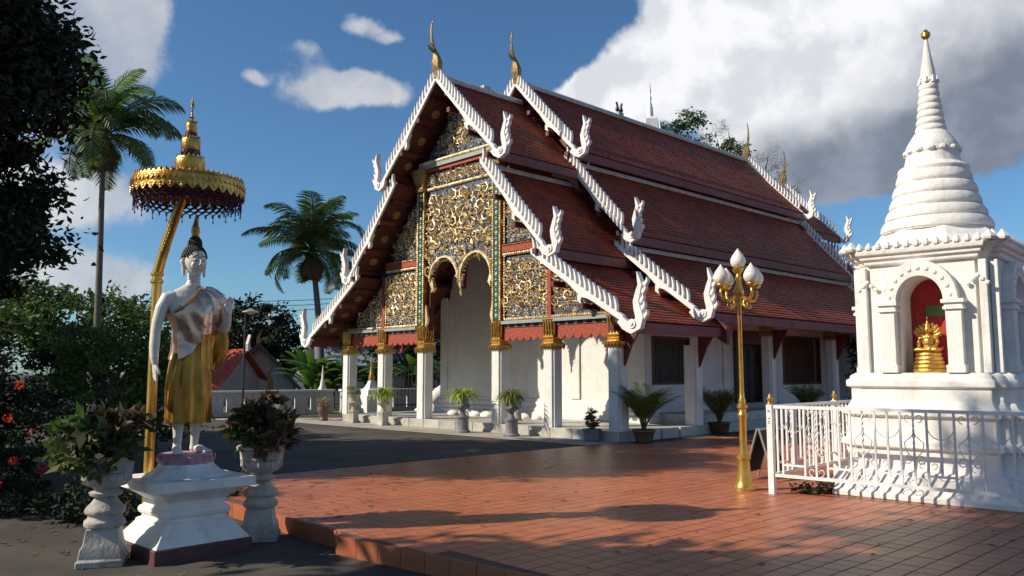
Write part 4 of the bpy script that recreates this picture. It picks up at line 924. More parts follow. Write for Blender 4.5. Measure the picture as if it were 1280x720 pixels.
# right arm hanging, left arm raised
b.tube([(-.20, .0, 1.585), (-.27, .0, 1.565), (-.318, .004, 1.46), (-.35, .01, 1.32), (-.365, .012, 1.20), (-.375, .0, 1.08), (-.378, -.015, .96), (-.372, -.025, .90)], [.06, .066, .062, .054, .048, .049, .040, .031], 14)
def hand(b, wr, fd, side, pn, curl=.15):
    """wr wrist, fd finger direction, side direction towards the thumb, pn palm normal"""
    wr, fd, side, pn = Vector(wr), Vector(fd).normalized(), Vector(side).normalized(), Vector(pn).normalized()
    S = []
    for t, w_, th in ((-.01, .028, .022), (.03, .036, .022), (.07, .042, .020), (.10, .042, .016)):
        c = wr + fd * t; S.append([c + side * w_ * math.cos(a) + pn * th * math.sin(a) for a in np.linspace(0, 2 * PI, 13)[:-1]])
    b.loft(S)
    for k, (o, L) in enumerate(((.031, .082), (.011, .095), (-.010, .088), (-.030, .068))):
        p = wr + fd * .095 + side * o; b.tube([p - fd * .02, p + fd * L * .4, p + fd * L * .75 + pn * L * curl * .4, p + fd * L + pn * L * curl], [.0115, .0105, .0095, .006], 8)
    p = wr + fd * .03 + side * .03; b.tube([p, p + side * .022 + fd * .03 + pn * .01, p + side * .028 + fd * .065 + pn * .018, p + side * .02 + fd * .085 + pn * .024], [.015, .013, .011, .007], 8)
hand(b, (-.372, -.027, .90), (.03, -.04, -1), (0, -1, .05), (1, 0, 0))
b.tube([(.20, .0, 1.585), (.275, .0, 1.55), (.31, .01, 1.45), (.33, .02, 1.33), (.335, .0, 1.27), (.325, -.08, 1.28), (.305, -.16, 1.345), (.295, -.205, 1.40)], [.07, .075, .066, .058, .056, .054, .042, .032], 14)
hand(b, (.295, -.212, 1.41), (-.03, -.10, 1), (-1, -.1, 0), (-.1, -1, 0), .3)
for s in (-1, 1):
    b.tube([(s * .095, .01, .55), (s * .092, .012, .32), (s * .09, .02, .18), (s * .09, .03, .09), (s * .09, .035, .03)], [.07, .062, .045, .04, .045], 14)
    b.loft([[(s * (.09 + t * .06) + w_ * math.cos(a), .07 - t * .22, max(.004, h * .5 + h * .55 * math.sin(a))) for a in np.linspace(0, 2 * PI, 15)[:-1]] for t, w_, h in ((0, .026, .05), (.2, .04, .075), (.5, .045, .075), (.8, .052, .045), (1.0, .052, .032))])
    for k in range(5):
        x = s * (.15 - .09 * 0 + (-.04 + .02 * k) ); r = (.015, .0115, .011, .0105, .0095)[k] if s > 0 else (.0095, .0105, .011, .0115, .015)[k]
        y = -.165 + abs((k if s > 0 else 4 - k) - .5) * .009; b.ell((x, y, .016), (r, .026, r * 1.05), 8, 6)
o = b.obj('body', 'skin', st, smooth=True); rm = o.modifiers.new('remesh', 'REMESH'); rm.mode = 'VOXEL'; rm.voxel_size = .0055; rm.use_smooth_shade = True
smo = o.modifiers.new('smooth', 'SMOOTH'); smo.iterations = 2; smo.factor = .5
fe = MB()      # painted brows and eye lines
for s in (-1, 1):
    fe.tube([(s * q, fy(s * q, Z + dz) - .006, Z + dz) for q, dz in ((.010, .036), (.03, .055), (.052, .056), (.076, .036))], [.0018, .003, .003, .001], 5)
    fe.tube([(s * q, fy(s * q, Z + dz) - .006, Z + dz) for q, dz in ((.016, .006), (.03, .0), (.048, .001), (.066, .01))], [.001, .0025, .0025, .001], 5)
fe.obj('painted_eye_line', 'hair', st)
MB().tube([(q, fy(q, Z - .084) - .0125 + abs(q) * .3, Z - .084 + abs(q) * .12) for q in (-.024, -.012, 0, .012, .024)], [.001, .0018, .002, .0018, .001], 5).obj('mouth_line', 'pink', st)
hb = MB(); sk = MB()
sk.ell(HC + Vector((0, .02, .03)), (.118, .125, .15), 22, 14); sk.ell(HC + Vector((0, .015, .185)), (.062, .065, .08), 16, 10)
gold_a = PI * (3 - math.sqrt(5))
hr = sk.obj('hair', 'hair', st, smooth=True)
for i in range(430):
    z = 1 - 2 * (i + .5) / 430; r = math.sqrt(1 - z * z); a = i * gold_a; d = Vector((r * math.cos(a), r * math.sin(a), z))
    p = HC + Vector((0, .02, .03)) + Vector((d.x * .12, d.y * .128, d.z * .152))
    line = Z + .105 - 1.0 * max(0, abs(p.x) - .06) * 1.4
    if (p.y < -.02 and p.z < line) or (p.z < Z - .04) or (abs(p.x) > .09 and p.y < .02 and p.z < Z + .045): continue
    hb.lathe([(.012, -.006), (.0125, .004), (.008, .012), (.002, .017)], 6, p.x, p.y, p.z)
for i in range(110):
    z = 1 - 1.5 * (i + .5) / 110; r = math.sqrt(max(0, 1 - z * z)); a = i * gold_a; p = HC + Vector((r * math.cos(a) * .064, .015 + r * math.sin(a) * .067, .185 + z * .082)); hb.lathe([(.011, -.006), (.0115, .004), (.007, .012), (.002, .016)], 6, p.x, p.y, p.z)
hb.obj('hair_curl', 'hair', hr, kind='stuff')
# mask the skull where the face is: sink scalp behind the hairline
for v in hr.data.vertices:
    if v.co.y < -.01 and v.co.z < Z + .10: v.co.y = max(v.co.y, -.02); v.co.x *= .86
    if v.co.z < Z - .03: v.co.x *= .8
MB().lathe([(.03, 0), (.042, .02), (.035, .045), (.045, .07), (.04, .11), (.028, .15), (.015, .20), (.004, .27)], 12, 0, 0, Z + .25).obj('flame_finial', 'gold', st, smooth=True)
# rose-gold upper robe
n = 72; secs = []; NT_ = 26
def up_line(x, back): return 1.665 if x > .03 else 1.665 - (.03 - x) * (1.05 if not back else .9)
def lo_line(x, back): return (.925 + max(0, (x + .2)) * .72 + .03 * math.sin(x * 14)) if not back else .95
for j in range(NT_ + 1):
    t = j / NT_; row = []
    for k in range(n):
        a = 2 * PI * k / n; x0 = .22 * math.cos(a); y0 = math.sin(a); bk_ = y0 > 0; wb = max(0, min(1, (y0 + .25) * 2))
        zl = lo_line(x0, False) * (1 - wb) + .95 * wb; zu = up_line(x0, False) * (1 - wb) + up_line(x0, True) * wb
        z = zl + (zu - zl) * t; rx, ry, cy = tor(z); fold = .006 * math.sin(26 * (z * .9 + x0 * 1.1)) * (1 if x0 < .05 else .4) + .004 * math.sin(11 * a + z * 9)
        o_ = .016 + fold + .012 * (1 - t) + (.01 if x0 > .03 else 0); row.append(((rx + o_) * math.cos(a), cy + (ry + o_) * math.sin(a), z))
    secs.append(row)
o = MB().loft(secs, cap=False).obj('upper_robe', 'robe_rose', st, smooth=True); sf = o.modifiers.new('solidify', 'SOLIDIFY'); sf.thickness = .008; sf.offset = 0
# broad band of cloth over the left shoulder, sleeve and hanging folds
def cloth_tube(pts, rads, flat, name, m, fold=.006, seg=28, freq=7):
    b = MB(); P = [Vector(p) for p in pts]; S = []
    Np = 18; 
    for j in range(Np + 1):
        f = j / Np * (len(P) - 1); i = min(int(f), len(P) - 2); t = f - i; c = P[i].lerp(P[i + 1], t); r = rads[i] + (rads[i + 1] - rads[i]) * t
        d = (P[i + 1] - P[i]).normalized(); a_ = d.cross(Vector((0, 1, 0))).normalized(); b__ = a_.cross(d)
        S.append([c + a_ * (r + fold * math.sin(freq * q + j * .3)) * math.cos(q) + b__ * (r * flat + fold * math.sin(freq * q + 1 + j * .25)) * math.sin(q) for q in np.linspace(0, 2 * PI, seg + 1)[:-1]])
    b.loft(S); return b.obj(name, m, st, smooth=True)
cloth_tube([(.12, .0, 1.66), (.20, .0, 1.635), (.285, .0, 1.565), (.325, .01, 1.46), (.345, .02, 1.34), (.345, .005, 1.26)], [.055, .075, .088, .082, .074, .066], 1.0, 'sleeve', 'robe_rose')
cloth_tube([(.335, .03, 1.27), (.345, .05, 1.12), (.33, .07, .98), (.30, .08, .84)], [.07, .085, .08, .03], .55, 'hanging_cloth', 'robe_gold', .012, freq=5)
cloth_tube([(-.175, -.06, 1.0), (-.20, -.085, .86), (-.215, -.075, .68), (-.215, -.06, .50), (-.205, -.055, .42)], [.03, .045, .055, .05, .02], .6, 'side_fold', 'robe_gold', .009, freq=4)
b = MB(); b.tube([(-.235, -.075, 1.40), (-.17, -.13, 1.45), (-.08, -.155, 1.54), (-.01, -.13, 1.63), (.03, -.07, 1.69), (.04, .02, 1.71)], .011, 6); b.obj('robe_edge', 'robe_gold', st, smooth=True)
# raised scroll ornament on the front of the robe
b = MB()
def fr(x, z): rx, ry, cy = tor(z); return cy - (ry + .034) * math.sqrt(max(.05, 1 - (x / (rx + .03)) ** 2))
for cx, cz, r in ((.10, 1.30, .035), (.05, 1.27, .03)): b.tube([(cx + r * (1 - .6 * t) * math.cos(7 * t), fr(cx, cz) - .002, cz + r * (1 - .6 * t) * math.sin(7 * t)) for t in np.linspace(0, 1, 14)], .006, 5)
b.tube([(.13, fr(.13, 1.32), 1.32), (.16, fr(.16, 1.36), 1.36), (.19, fr(.19, 1.38), 1.38)], [.008, .007, .003], 5); b.tube([(.11, fr(.11, 1.42), 1.40), (.11, fr(.11, 1.44), 1.44)], [.008, .004], 5)
b.obj('robe_ornament', 'robe_rose', st, smooth=True)
# lower robe
secs = []
for j in range(31):
    t = j / 30; z = 1.12 - .81 * t; row = []
    rx = .18 + .055 * math.sin(min(1, t * 1.5) * PI / 2) - .015 * t; ry = .125 + .035 * math.sin(min(1, t * 1.4) * PI / 2)
    for k in range(96):
        a = 2 * PI * k / 96; fo = (.010 * math.sin(9 * a + .8 * math.sin(5 * t)) + .006 * math.sin(17 * a + 2 * t)) * min(1, t * 2 + .15); pl = .012 * max(0, math.cos(a + PI / 2 - .25) ** 40) * 2
        row.append(((rx + fo + pl) * math.cos(a), (ry + fo + pl) * math.sin(a), z + .012 * math.sin(6 * a) * t))
    secs.append(row)
MB().loft(secs).obj('lower_robe', 'robe_gold', st, smooth=True)
b = MB(); b.loft([[(x, fr(x * .9, z) - .012 - .006 * math.sin(60 * x), z) for x in np.linspace(.03, .19, 9)] + [(x, fr(x * .9, z) + .03, z) for x in np.linspace(.19, .03, 9)] for z in (1.20, 1.1, 1.0, .92, .84)]); b.obj('folded_cloth', 'robe_gold', st, smooth=True)

# ------------------------------------------------------------------ PARASOL
pr_ = thing('tiered_parasol', (SX, SY, -.18), SROT, 'gilded ceremonial parasol with lace fringe and three small tiers on a bent gold pole', 'parasol')
px_, py_ = -.07, .04; zb = .18
b = MB().tube([(-.19, .45, 0), (-.19, .45, 1.5), (-.19, .45, 2.84)], .05, 14); b.obj('pole', 'brass', pr_, smooth=True)
b = MB()
for z in (2.72, 2.80): b.lathe([(.052, 0), (.066, .012), (.066, .035), (.052, .047)], 14, -.19, .45, z)
b.obj('pole_collar', 'brass', pr_, smooth=True)
b = MB().tube([(-.19, .45, 2.82), (-.175, .40, 2.98), (-.15, .32, 3.2), (-.11, .17, 3.52), (px_, py_, 3.78)], [.052, .052, .052, .05, .045], 14); b.obj('bent_arm', 'brass', pr_, smooth=True)
sp_ = MB()
for k in range(18):
    t = k / 18; x, y, z = -.165 + .09 * t + .0, .37 - .30 * t, 3.06 + .62 * t; sp_.lathe([(.014, 0), (.012, .012), (.002, .03)], 5, x - .03, y - .045, z)
sp_.obj('arm_stud', 'gold_dark', pr_, kind='stuff')
RP = .545
b = MB().lathe([(.01, 4.00), (.30, 3.96), (RP - .03, 3.905), (RP - .01, 3.90), (RP, 3.87), (RP - .008, 3.85), (RP - .06, 3.85), (.28, 3.89), (.01, 3.93)], 64, px_, py_, -.11); b.obj('canopy', 'gold', pr_, smooth=True)
b = MB(); b.lathe([(RP - .012, 3.77), (RP + .006, 3.775), (RP + .012, 3.80), (RP + .004, 3.86), (RP - .012, 3.86)], 64, px_, py_, -.11)
b.obj('canopy_band', 'gold', pr_, smooth=True)
cf = MB()
def fringe(b, r, z0, n, h, w_=.95, cx=px_, cy=py_, thick=.008, holes=False):
    for k in range(n):
        a0, a1 = 2 * PI * (k + .5 - w_ / 2) / n, 2 * PI * (k + .5 + w_ / 2) / n; am_ = (a0 + a1) / 2; P = lambda a, z, rr: (cx + rr * math.cos(a), cy + rr * math.sin(a), z)
        ol = [(a0, z0), (a0, z0 - h * .35), ((a0 + am_) / 2, z0 - h * .72), (am_, z0 - h), ((a1 + am_) / 2, z0 - h * .72), (a1, z0 - h * .35), (a1, z0)]
        vs_ = [P(a, z, r) for a, z in ol] + [P(a, z, r + thick) for a, z in ol]; m_ = len(ol); b.add(vs_, [tuple(range(m_)), tuple(range(2 * m_ - 1, m_ - 1, -1))] + [(i, m_ + i, m_ + (i + 1) % m_, (i + 1) % m_) for i in range(m_)])
        if holes:
            for zz in (.3, .6): b.ell(P(am_, z0 - h * zz, r + thick), (.008, .008, .012), 6, 4)
fringe(cf, RP + .004, 3.672, 34, .085, holes=True); fringe(cf, RP + .012, 3.735, 60, .05)
for k in range(60): a = 2 * PI * k / 60; cf.lathe([(.014, 0), (.012, .02), (.002, .04)], 5, px_ + (RP - .01) * math.cos(a), py_ + (RP - .01) * math.sin(a), 3.775)
cf.obj('gold_fringe', 'gold', pr_, kind='stuff')
lc = MB()
for r, z0, nn_ in ((RP - .02, 3.63, 40), (RP - .10, 3.62, 34)):
    for row in range(3):
        for k in range(nn_):
            a = 2 * PI * (k + .5 * (row % 2)) / nn_; h = .052; z = z0 - row * .036; dx = PI / nn_ * 1.0; P = lambda aa, zz: (px_ + r * math.cos(aa), py_ + r * math.sin(aa), zz)
            lc.tube([P(a, z), P(a + dx, z - h / 2), P(a, z - h), P(a - dx, z - h / 2), P(a, z)], .0065, 4)
            if row == 2: lc.lathe([(.004, .0), (.010, -.015), (.002, -.035)][::-1], 5, *P(a, z)[:2], z - h)
for k in range(20): a = 2 * PI * k / 20; lc.tube([(px_ + (RP - .02) * math.cos(a), py_ + (RP - .02) * math.sin(a), 3.51), (px_ + (RP - .02) * math.cos(a), py_ + (RP - .02) * math.sin(a), 3.45)], [.004, .004], 4); lc.ell((px_ + (RP - .02) * math.cos(a), py_ + (RP - .02) * math.sin(a), 3.435), (.009, .009, .018), 6, 4)
lc.obj('lace_fringe', 'lace', pr_, kind='stuff')
MB().lathe([(.01, 3.9), (.045, 3.9), (.05, 4.1), (.03, 4.15), (.03, 4.4), (.015, 4.45), (.012, 4.66), (.03, 4.665), (.012, 4.68), (.008, 4.76), (.022, 4.79), (.004, 4.88)], 12, px_, py_, -.2).obj('finial_rod', 'gold_dark', pr_, smooth=True)
for r, z0, z1 in ((.145, 3.87, 4.03), (.092, 4.09, 4.24), (.053, 4.28, 4.41)):
    tt = MB().lathe([(.01, z1 + .01), (r * .8, z1 + .008), (r, z1 - .01), (r * 1.05, z1 - .03), (r * 1.03, z0 + .03), (r * .9, z0 + .005), (r * .9, z0 + .02), (.01, z1 - .03)], 30, px_, py_).obj('tier', 'gold', pr_, smooth=True)
    f_ = MB(); fringe(f_, r * .98, z0 + .02, 14, .045); f_.obj('tier_fringe', 'lace', tt, kind='stuff')
    f_ = MB()
    for k in range(18): a = 2 * PI * k / 18; f_.lathe([(.01, 0), (.008, .015), (.001, .03)], 5, px_ + r * .92 * math.cos(a), py_ + r * .92 * math.sin(a), z1 - .005)
    f_.obj('tier_cresting', 'gold', tt, kind='stuff')

# ------------------------------------------------------------------ URNS AND POT PLANTS
def urn(name, loc, label, sc_=1., m='stone', group=None):
    t = thing(name, loc, random.uniform(0, 1), label, 'planter', group); t.scale = (sc_,) * 3
    b = MB(); b.loft([[(-r, -r, z), (r, -r, z), (r, r, z), (-r, r, z)] for r, z in ((.20, 0), (.20, .06), (.185, .07), (.175, .16), (.155, .20), (.14, .30), (.135, .34))]); b.lathe([(.165, .34), (.18, .36), (.18, .40), (.155, .42), (.145, .45), (.175, .47), (.18, .50), (.16, .53), (.13, .56), (.10, .60), (.095, .62)], 24)
    b.obj('plinth', m, t, smooth=True, bevel=.008)
    b = MB().lathe([(.095, .615), (.14, .635), (.15, .66), (.10, .69), (.13, .71), (.19, .75), (.215, .80), (.21, .84), (.225, .85), (.23, .92), (.235, .94), (.265, .96), (.27, .985), (.25, 1.0), (.22, 1.0), (.21, .94), (.01, .93)], 30)
    for k in range(20): a = 2 * PI * k / 20; b.tube([(.155 * math.cos(a), .155 * math.sin(a), .725), (.205 * math.cos(a), .205 * math.sin(a), .79), (.212 * math.cos(a), .212 * math.sin(a), .84)], [.012, .02, .012], 5)
    b.obj('bowl', m, t, smooth=True); return t
def bushpot(t, z, P_blobs, n, size, m, name='foliage', clump=.06, aspect=.45, **k):
    P, rn = crown_points(P_blobs, n, clump, .7); V, F = leaf_quads(P, size, aspect, **k); return link(array_mesh(name, V, F, rn, m), name, t)
u1 = urn('plant_urn', (-3.84, 7.88, -.18), 'weathered white cement urn with mottled croton leaves, left of the statue pedestal', 1.0)
bushpot(u1, 1, [(0, 0, 1.20, .40, .40, .27), (-.1, .0, 1.05, .42, .38, .2)], 1000, .14, 'leaf_croton', clump=.12, aspect=.5, up=.1); bushpot(u1, 1, [(.05, 0, 1.25, .36, .36, .25)], 420, .13, 'leaf_crred', clump=.1, aspect=.45, up=.3)
b = MB().tube([(0, 0, .93), (.03, 0, 1.1), (.08, .02, 1.25)], [.02, .015, .008], 6); b.tube([(0, 0, .93), (-.05, 0, 1.1), (-.12, .05, 1.2)], [.02, .015, .008], 6); b.obj('stem', 'trunk', u1)
u2 = urn('plant_urn', (-2.72, 9.02, -.18), 'stained cement urn with dark reddish foliage, between the pedestal and the terracotta plaza', 1.0)
bushpot(u2, 1, [(0, 0, 1.24, .42, .40, .27), (0, -.05, 1.1, .42, .38, .18)], 950, .12, 'leaf_crred', clump=.12, aspect=.5, up=.2); bushpot(u2, 1, [(-.05, 0, 1.2, .38, .34, .26)], 420, .12, 'leaf_croton', clump=.12, aspect=.5, up=.1)
o = MB().tube([(0, 0, .93), (.03, 0, 1.1), (.08, .02, 1.25)], [.02, .015, .008], 6).obj('stem', 'trunk', u2)
def blades(t, z, n, L, m, up=1.0, w_=.018, droop=1.0, name='foliage', cx=0, cy=0):
    b = MB()
    for _ in range(n):
        a = random.uniform(0, 2 * PI); l = L * random.uniform(.6, 1.15); e = random.uniform(.35, 1.25) * up; dx, dy = math.cos(a), math.sin(a); s = (-dy, dx); vs_ = []; r_ = 0; zz = 0; an = min(1.5, e)
        for k in range(6):
            ww = w_ * (1, 1.15, 1.05, .85, .5, .04)[k]; vs_ += [(cx + dx * (.03 + r_) + s[0] * ww, cy + dy * (.03 + r_) + s[1] * ww, z + zz + .004), (cx + dx * (.03 + r_) - s[0] * ww, cy + dy * (.03 + r_) - s[1] * ww, z + zz + .004)]
            r_ += l / 5 * math.cos(an); zz += l / 5 * math.sin(an); an -= .48 * droop
        b.add(vs_, [(2 * k, 2 * k + 1, 2 * k + 3, 2 * k + 2) for k in range(5)])
    return b.obj(name, m, t, smooth=True, fix=False)
def fern(t, z, n, L, m='leaf_fern'):     # small palm: arching stems with leaflets
    V = []; b = MB()
    for q in range(n):
        a = 2 * PI * q / n + random.uniform(-.3, .3); l = L * random.uniform(.75, 1.1); an = random.uniform(1.2, 1.62); dx, dy = math.cos(a), math.sin(a); p = Vector((dx * .03, dy * .03, z)); pts = [p.copy()]
        K = 12
        for k in range(K):
            p = p + Vector((dx * math.cos(an), dy * math.cos(an), math.sin(an))) * l / K; an -= .056 * (1 + k * .09); pts.append(p.copy())
        b.tube(pts, [.010 * (1 - k / (K + 1)) + .0015 for k in range(K + 1)], 4)
        for k in range(4, K + 1):
            d = (pts[k] - pts[k - 1]).normalized(); s = Vector((-dy, dx, 0)); ll = l * .34 * math.sin(PI * (k - 2.5) / (K - 1)) ** .6
            for sg in (-1, 1):
                for h in (0, .5):
                    c = pts[k] - d * l / K * h; tip = c + (s * sg * .8 + d * .8 + Vector((0, 0, -.18))) * ll * random.uniform(.75, 1.05); mid = c.lerp(tip, .5) + Vector((0, 0, .02)); wv = d.cross(tip - c).cross(tip - c).normalized() * .010 if (d.cross(tip - c)).length > 1e-5 else Vector((0, 0, .01))
                    b.add([c, mid + wv, tip, mid - wv], [(0, 1, 2, 3)])
    return b.obj('foliage', m, t, fix=False)
def gurn(loc, label, s=1., m='shade_grey_stone', sq=True):
    t = thing('plant_urn', loc, random.uniform(-.3, .3) + TROT, label, 'planter', None); t.scale = (s,) * 3
    b = MB(); b.loft([[(-r, -r, z), (r, -r, z), (r, r, z), (-r, r, z)] for r, z in ((.19, 0), (.19, .05), (.15, .08), (.13, .12), (.12, .34), (.14, .37), (.15, .40), (.15, .44))]) if sq else b.lathe([(.21, 0), (.21, .05), (.17, .08), (.16, .36), (.18, .4), (.18, .44)], 20)
    b.obj('plinth', m if sq != 2 else 'stone', t, bevel=.008)
    MB().lathe([(.12, .44), (.09, .47), (.06, .54), (.07, .60), (.12, .64), (.20, .67), (.215, .71), (.20, .74), (.165, .76), (.16, .84), (.18, .92), (.22, .95), (.225, .98), (.19, .98), (.17, .92), (.01, .91)], 26).obj('bowl', m, t, smooth=True); return t
def onv(u, v): return TW(v, u)
t = gurn(onv(8.85, -.42) + Vector((0, 0, 0)), 'pale footed urn with yellow green spider plant, between second and third temple columns', .95, 'concrete', 2); blades(t, .93, 190, .66, 'leaf_yellow', 1.15, .02)
t = gurn(onv(10.55, -.38), 'pale grey footed urn with rounded sage bush, between the two leftmost temple columns', .92, 'concrete', 1); bushpot(t, 1, [(0, 0, 1.12, .24, .24, .2)], 1500, .045, 'leaf_sage', clump=.07)
t = gurn(onv(4.88, -.62), 'footed urn coloured shade-dark grey with bright spider plant in front of the arched bay', 1.0, 'shade_grey_stone', False); blades(t, .93, 170, .66, 'leaf_yellow', 1.1, .018)  # shade is put into this urn's colour, unlike the pale pair
t = gurn(onv(3.05, -.55), 'footed urn coloured shade-dark grey with green spider plant, right of the arched bay column', 1.0, 'shade_grey_stone', False); blades(t, .93, 150, .58, 'leaf_palm', 1.1, .018); blades(t, .93, 40, .6, 'leaf_yellow', 1.1, .018, name='pale_foliage')
def pot(loc, label, prof, m, s=1.):
    t = thing('plant_pot', loc, random.uniform(0, 2), label, 'plant pot'); t.scale = (s,) * 3; MB().lathe(prof, 28).obj('pot', m, t, smooth=True); MB().lathe([(.01, prof[-1][1] + .0), (prof[-1][0] * .6, prof[-1][1] + .01), (prof[-1][0] + .004, prof[-1][1] - .004)][::-1], 20).obj('soil', 'soil', t); return t
P1 = [(.13, 0), (.16, .02), (.15, .06), (.12, .12), (.15, .2), (.20, .3), (.22, .42), (.21, .46), (.225, .49), (.20, .49), (.18, .45)]
t = pot(onv(12.25, -.45), 'brown clay pot with dry tan bush, left of the leftmost temple column', P1, 'clay'); bushpot(t, .5, [(0, 0, .62, .20, .20, .19)], 1200, .045, 'leaf_tan', clump=.07)
P2 = [(.15, 0), (.19, .02), (.21, .1), (.235, .26), (.25, .28), (.25, .32), (.22, .32), (.2, .28)]
t = pot(onv(.62, -.26), 'short grey pot with dusky pink bush, left of the temple corner column', P2, 'shade_grey_stone', .92); bushpot(t, .3, [(0, 0, .50, .24, .24, .2), (0, 0, .66, .13, .13, .16)], 2000, .055, 'leaf_pink', clump=.06)
t = pot(TW(.35, -.42), 'dark round pot with large feathery palm, right of the temple corner column', [(.14, 0), (.18, .02), (.21, .1), (.245, .24), (.27, .26), (.27, .3), (.24, .3), (.22, .26)], 'clay'); fern(t, .28, 34, 1.08)
t = pot(TW(4.05, -.1) , 'brown pot with feathery palm behind the gold lamp post', [(.16, 0), (.22, .02), (.25, .12), (.27, .24), (.29, .26), (.29, .3), (.26, .3), (.24, .26)], 'carved'); fern(t, .28, 30, 1.0)
t = pot(TW(9.6, .2) + Vector((0, 0, 0)), 'potted palm showing just above the white fence, below the far window', P2, 'clay', 1.1); fern(t, .28, 22, .85)
t = gurn(TW(1.5, 4.9) + Vector((0, 0, .235)), 'small grey urn standing inside the porch between spider plant urns', .55, 'shade_grey_stone', False)
# row of white stones along the hall wall
for k in range(8):
    m_ = MB().ell((0, 0, .04), (.20, .13, .10), 12, 7).obj('border_stone', 'limewash', None, smooth=True, label=('leftmost', 'second', 'third', 'fourth', 'fifth', 'sixth', 'seventh', 'rightmost')[7 - k] + ' smooth white stone in the row along the porch wall, counted from the left', category='stone', group='white stones along the porch wall'); m_.location = TW(2.35, 5.0 + k * .55, .235); m_.rotation_euler = (0, 0, TROT + PI / 2 + random.uniform(-.2, .2)); m_.scale = (random.uniform(.9, 1.2),) * 3
# low red-leaved plants at the fence foot
pl_ = thing('ground_plant', (4.02, 11.12, 0), 0, 'low red and green leafy plant at the foot of the white fence', 'plant')
bushpot(pl_, 0, [(0, 0, .06, .26, .12, .07)], 130, .10, 'leaf_crred', clump=.1); bushpot(pl_, 0, [(0, 0, .05, .3, .13, .06)], 90, .10, 'leaf_croton', name='green_foliage', clump=.1)

# ------------------------------------------------------------------ PALMS
def frond_mesh(L, nl, droop, m, name):
    b = MB(); pts = []; p = Vector((0, 0, 0)); an = .75; K = 22
    for k in range(K + 1):
        pts.append(p.copy()); p = p + Vector((math.cos(an), 0, math.sin(an))) * L / K; an -= droop * (.4 + k * .09)
    b.tube(pts, [.05 * (1 - k / (K + 2)) + .006 for k in range(K + 1)], 5)
    for i in range(nl):
        f = 2.5 + (K - 2.5) * i / nl; k = min(int(f), K - 1); c = pts[k].lerp(pts[k + 1], f - k); d = (pts[k + 1] - pts[k]).normalized(); l = L * .27 * math.sin(PI * min(1, (i / nl) * .86 + .12)) ** .7
        for s in (-1, 1):
            sd_ = Vector((0, s, 0)); q = random.uniform(.8, 1.05); d1 = (sd_ * .75 + d * .55 + Vector((0, 0, -.10 + random.uniform(-.12, .1)))).normalized(); m1 = c + d1 * l * .5 * q; tip = m1 + (d1 + Vector((0, 0, -.65))).normalized() * l * .55 * q; wv = d * .055
            b.add([c - wv * .5, c + wv * .5, m1 + wv * .8, m1 - wv * .8], [(0, 1, 2, 3)]); b.add([m1 - wv * .8, m1 + wv * .8, tip + wv * .1, tip - wv * .1], [(0, 1, 2, 3)])
    me = b.mesh(name); me.materials.append(M[m]); return me
FR = [frond_mesh(4.0, 44, d, 'leaf_palm', 'frond') for d in (.048, .066, .088)]; FD = [frond_mesh(3.2, 34, .24, 'leaf_dry', 'dead_frond')]
def palm(loc, h, L, n, label, lean=(0, 0), seed=1, r=.16):
    rs = random.Random(seed); t = thing('coconut_palm', loc, 0, label, 'palm tree'); pts = [Vector((lean[0] * (k / 14) ** 1.6, lean[1] * (k / 14) ** 1.6, h * k / 14)) for k in range(15)]
    MB().tube(pts, [r * 1.5 if k == 0 else r * (1.05 - .03 * k) for k in range(15)], 10).obj('trunk', 'palm_trunk', t, smooth=True)
    for k in range(n):
        o = link(rs.choice(FR), 'frond', t); e = k / n; o.location = pts[-1] + Vector((0, 0, .2 - .3 * e)); el_ = .85 - 1.75 * e + rs.uniform(-.12, .12); o.rotation_euler = (rs.uniform(-.3, .3), -el_, k * 2.399 + rs.uniform(-.3, .3)); q = L / 4 * rs.uniform(.85, 1.1) ; o.scale = (q, q, q)
    for k in range(9):
        o = link(FD[0], 'dead_frond', t); o.location = pts[-1] + Vector((0, 0, -.2)); o.rotation_euler = (0, rs.uniform(1.1, 1.5), k * 1.7 + rs.random()); o.scale = (L / 4,) * 3
    b = MB()
    for k in range(7): b.ell(pts[-1] + Vector((.25 * math.cos(k * .9), .25 * math.sin(k * .9), -.25 - .1 * (k % 2))), (.13, .13, .16), 8, 6)
    b.obj('coconut', 'leaf_banana', t, smooth=True)
palm((-19.3, 38, 0), 12.9, 4.1, 30, 'tall slender coconut palm behind the dark tree at the left', (-.2, 0), 3, .17)
palm((-9.7, 42, 0), 7.9, 3.7, 34, 'shorter full crowned coconut palm just left of the temple eaves', (-.7, 0), 8, .2)

# ------------------------------------------------------------------ TREES, SHRUBS
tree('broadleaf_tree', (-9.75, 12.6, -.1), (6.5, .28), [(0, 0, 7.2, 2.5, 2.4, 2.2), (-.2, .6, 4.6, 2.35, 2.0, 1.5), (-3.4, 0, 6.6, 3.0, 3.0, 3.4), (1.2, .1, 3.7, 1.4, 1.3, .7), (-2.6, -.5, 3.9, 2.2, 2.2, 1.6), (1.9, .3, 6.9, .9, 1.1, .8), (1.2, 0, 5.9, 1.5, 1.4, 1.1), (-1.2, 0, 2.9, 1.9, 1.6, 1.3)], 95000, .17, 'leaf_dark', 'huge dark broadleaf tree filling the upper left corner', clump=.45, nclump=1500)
tree('broadleaf_tree', (-21.5, 41, 0), (4, .25), [(0, 0, 4.2, 3.5, 2.5, 2.2), (3.5, 0, 3.6, 3, 2.5, 1.9), (-3.5, 0, 4.2, 3, 2.5, 2.2)], 9000, .3, 'leaf_mid', 'broad green tree row behind the slender coconut palm trunk', clump=.6)
tree('broadleaf_tree', (-29, 44, 0), (4.5, .3), [(0, 0, 4.8, 4, 3, 2.8), (4, 1, 4.2, 3, 2.5, 2.4)], 7000, .33, 'leaf_mid', 'bushy green tree low at the left beyond the garden', clump=.6)
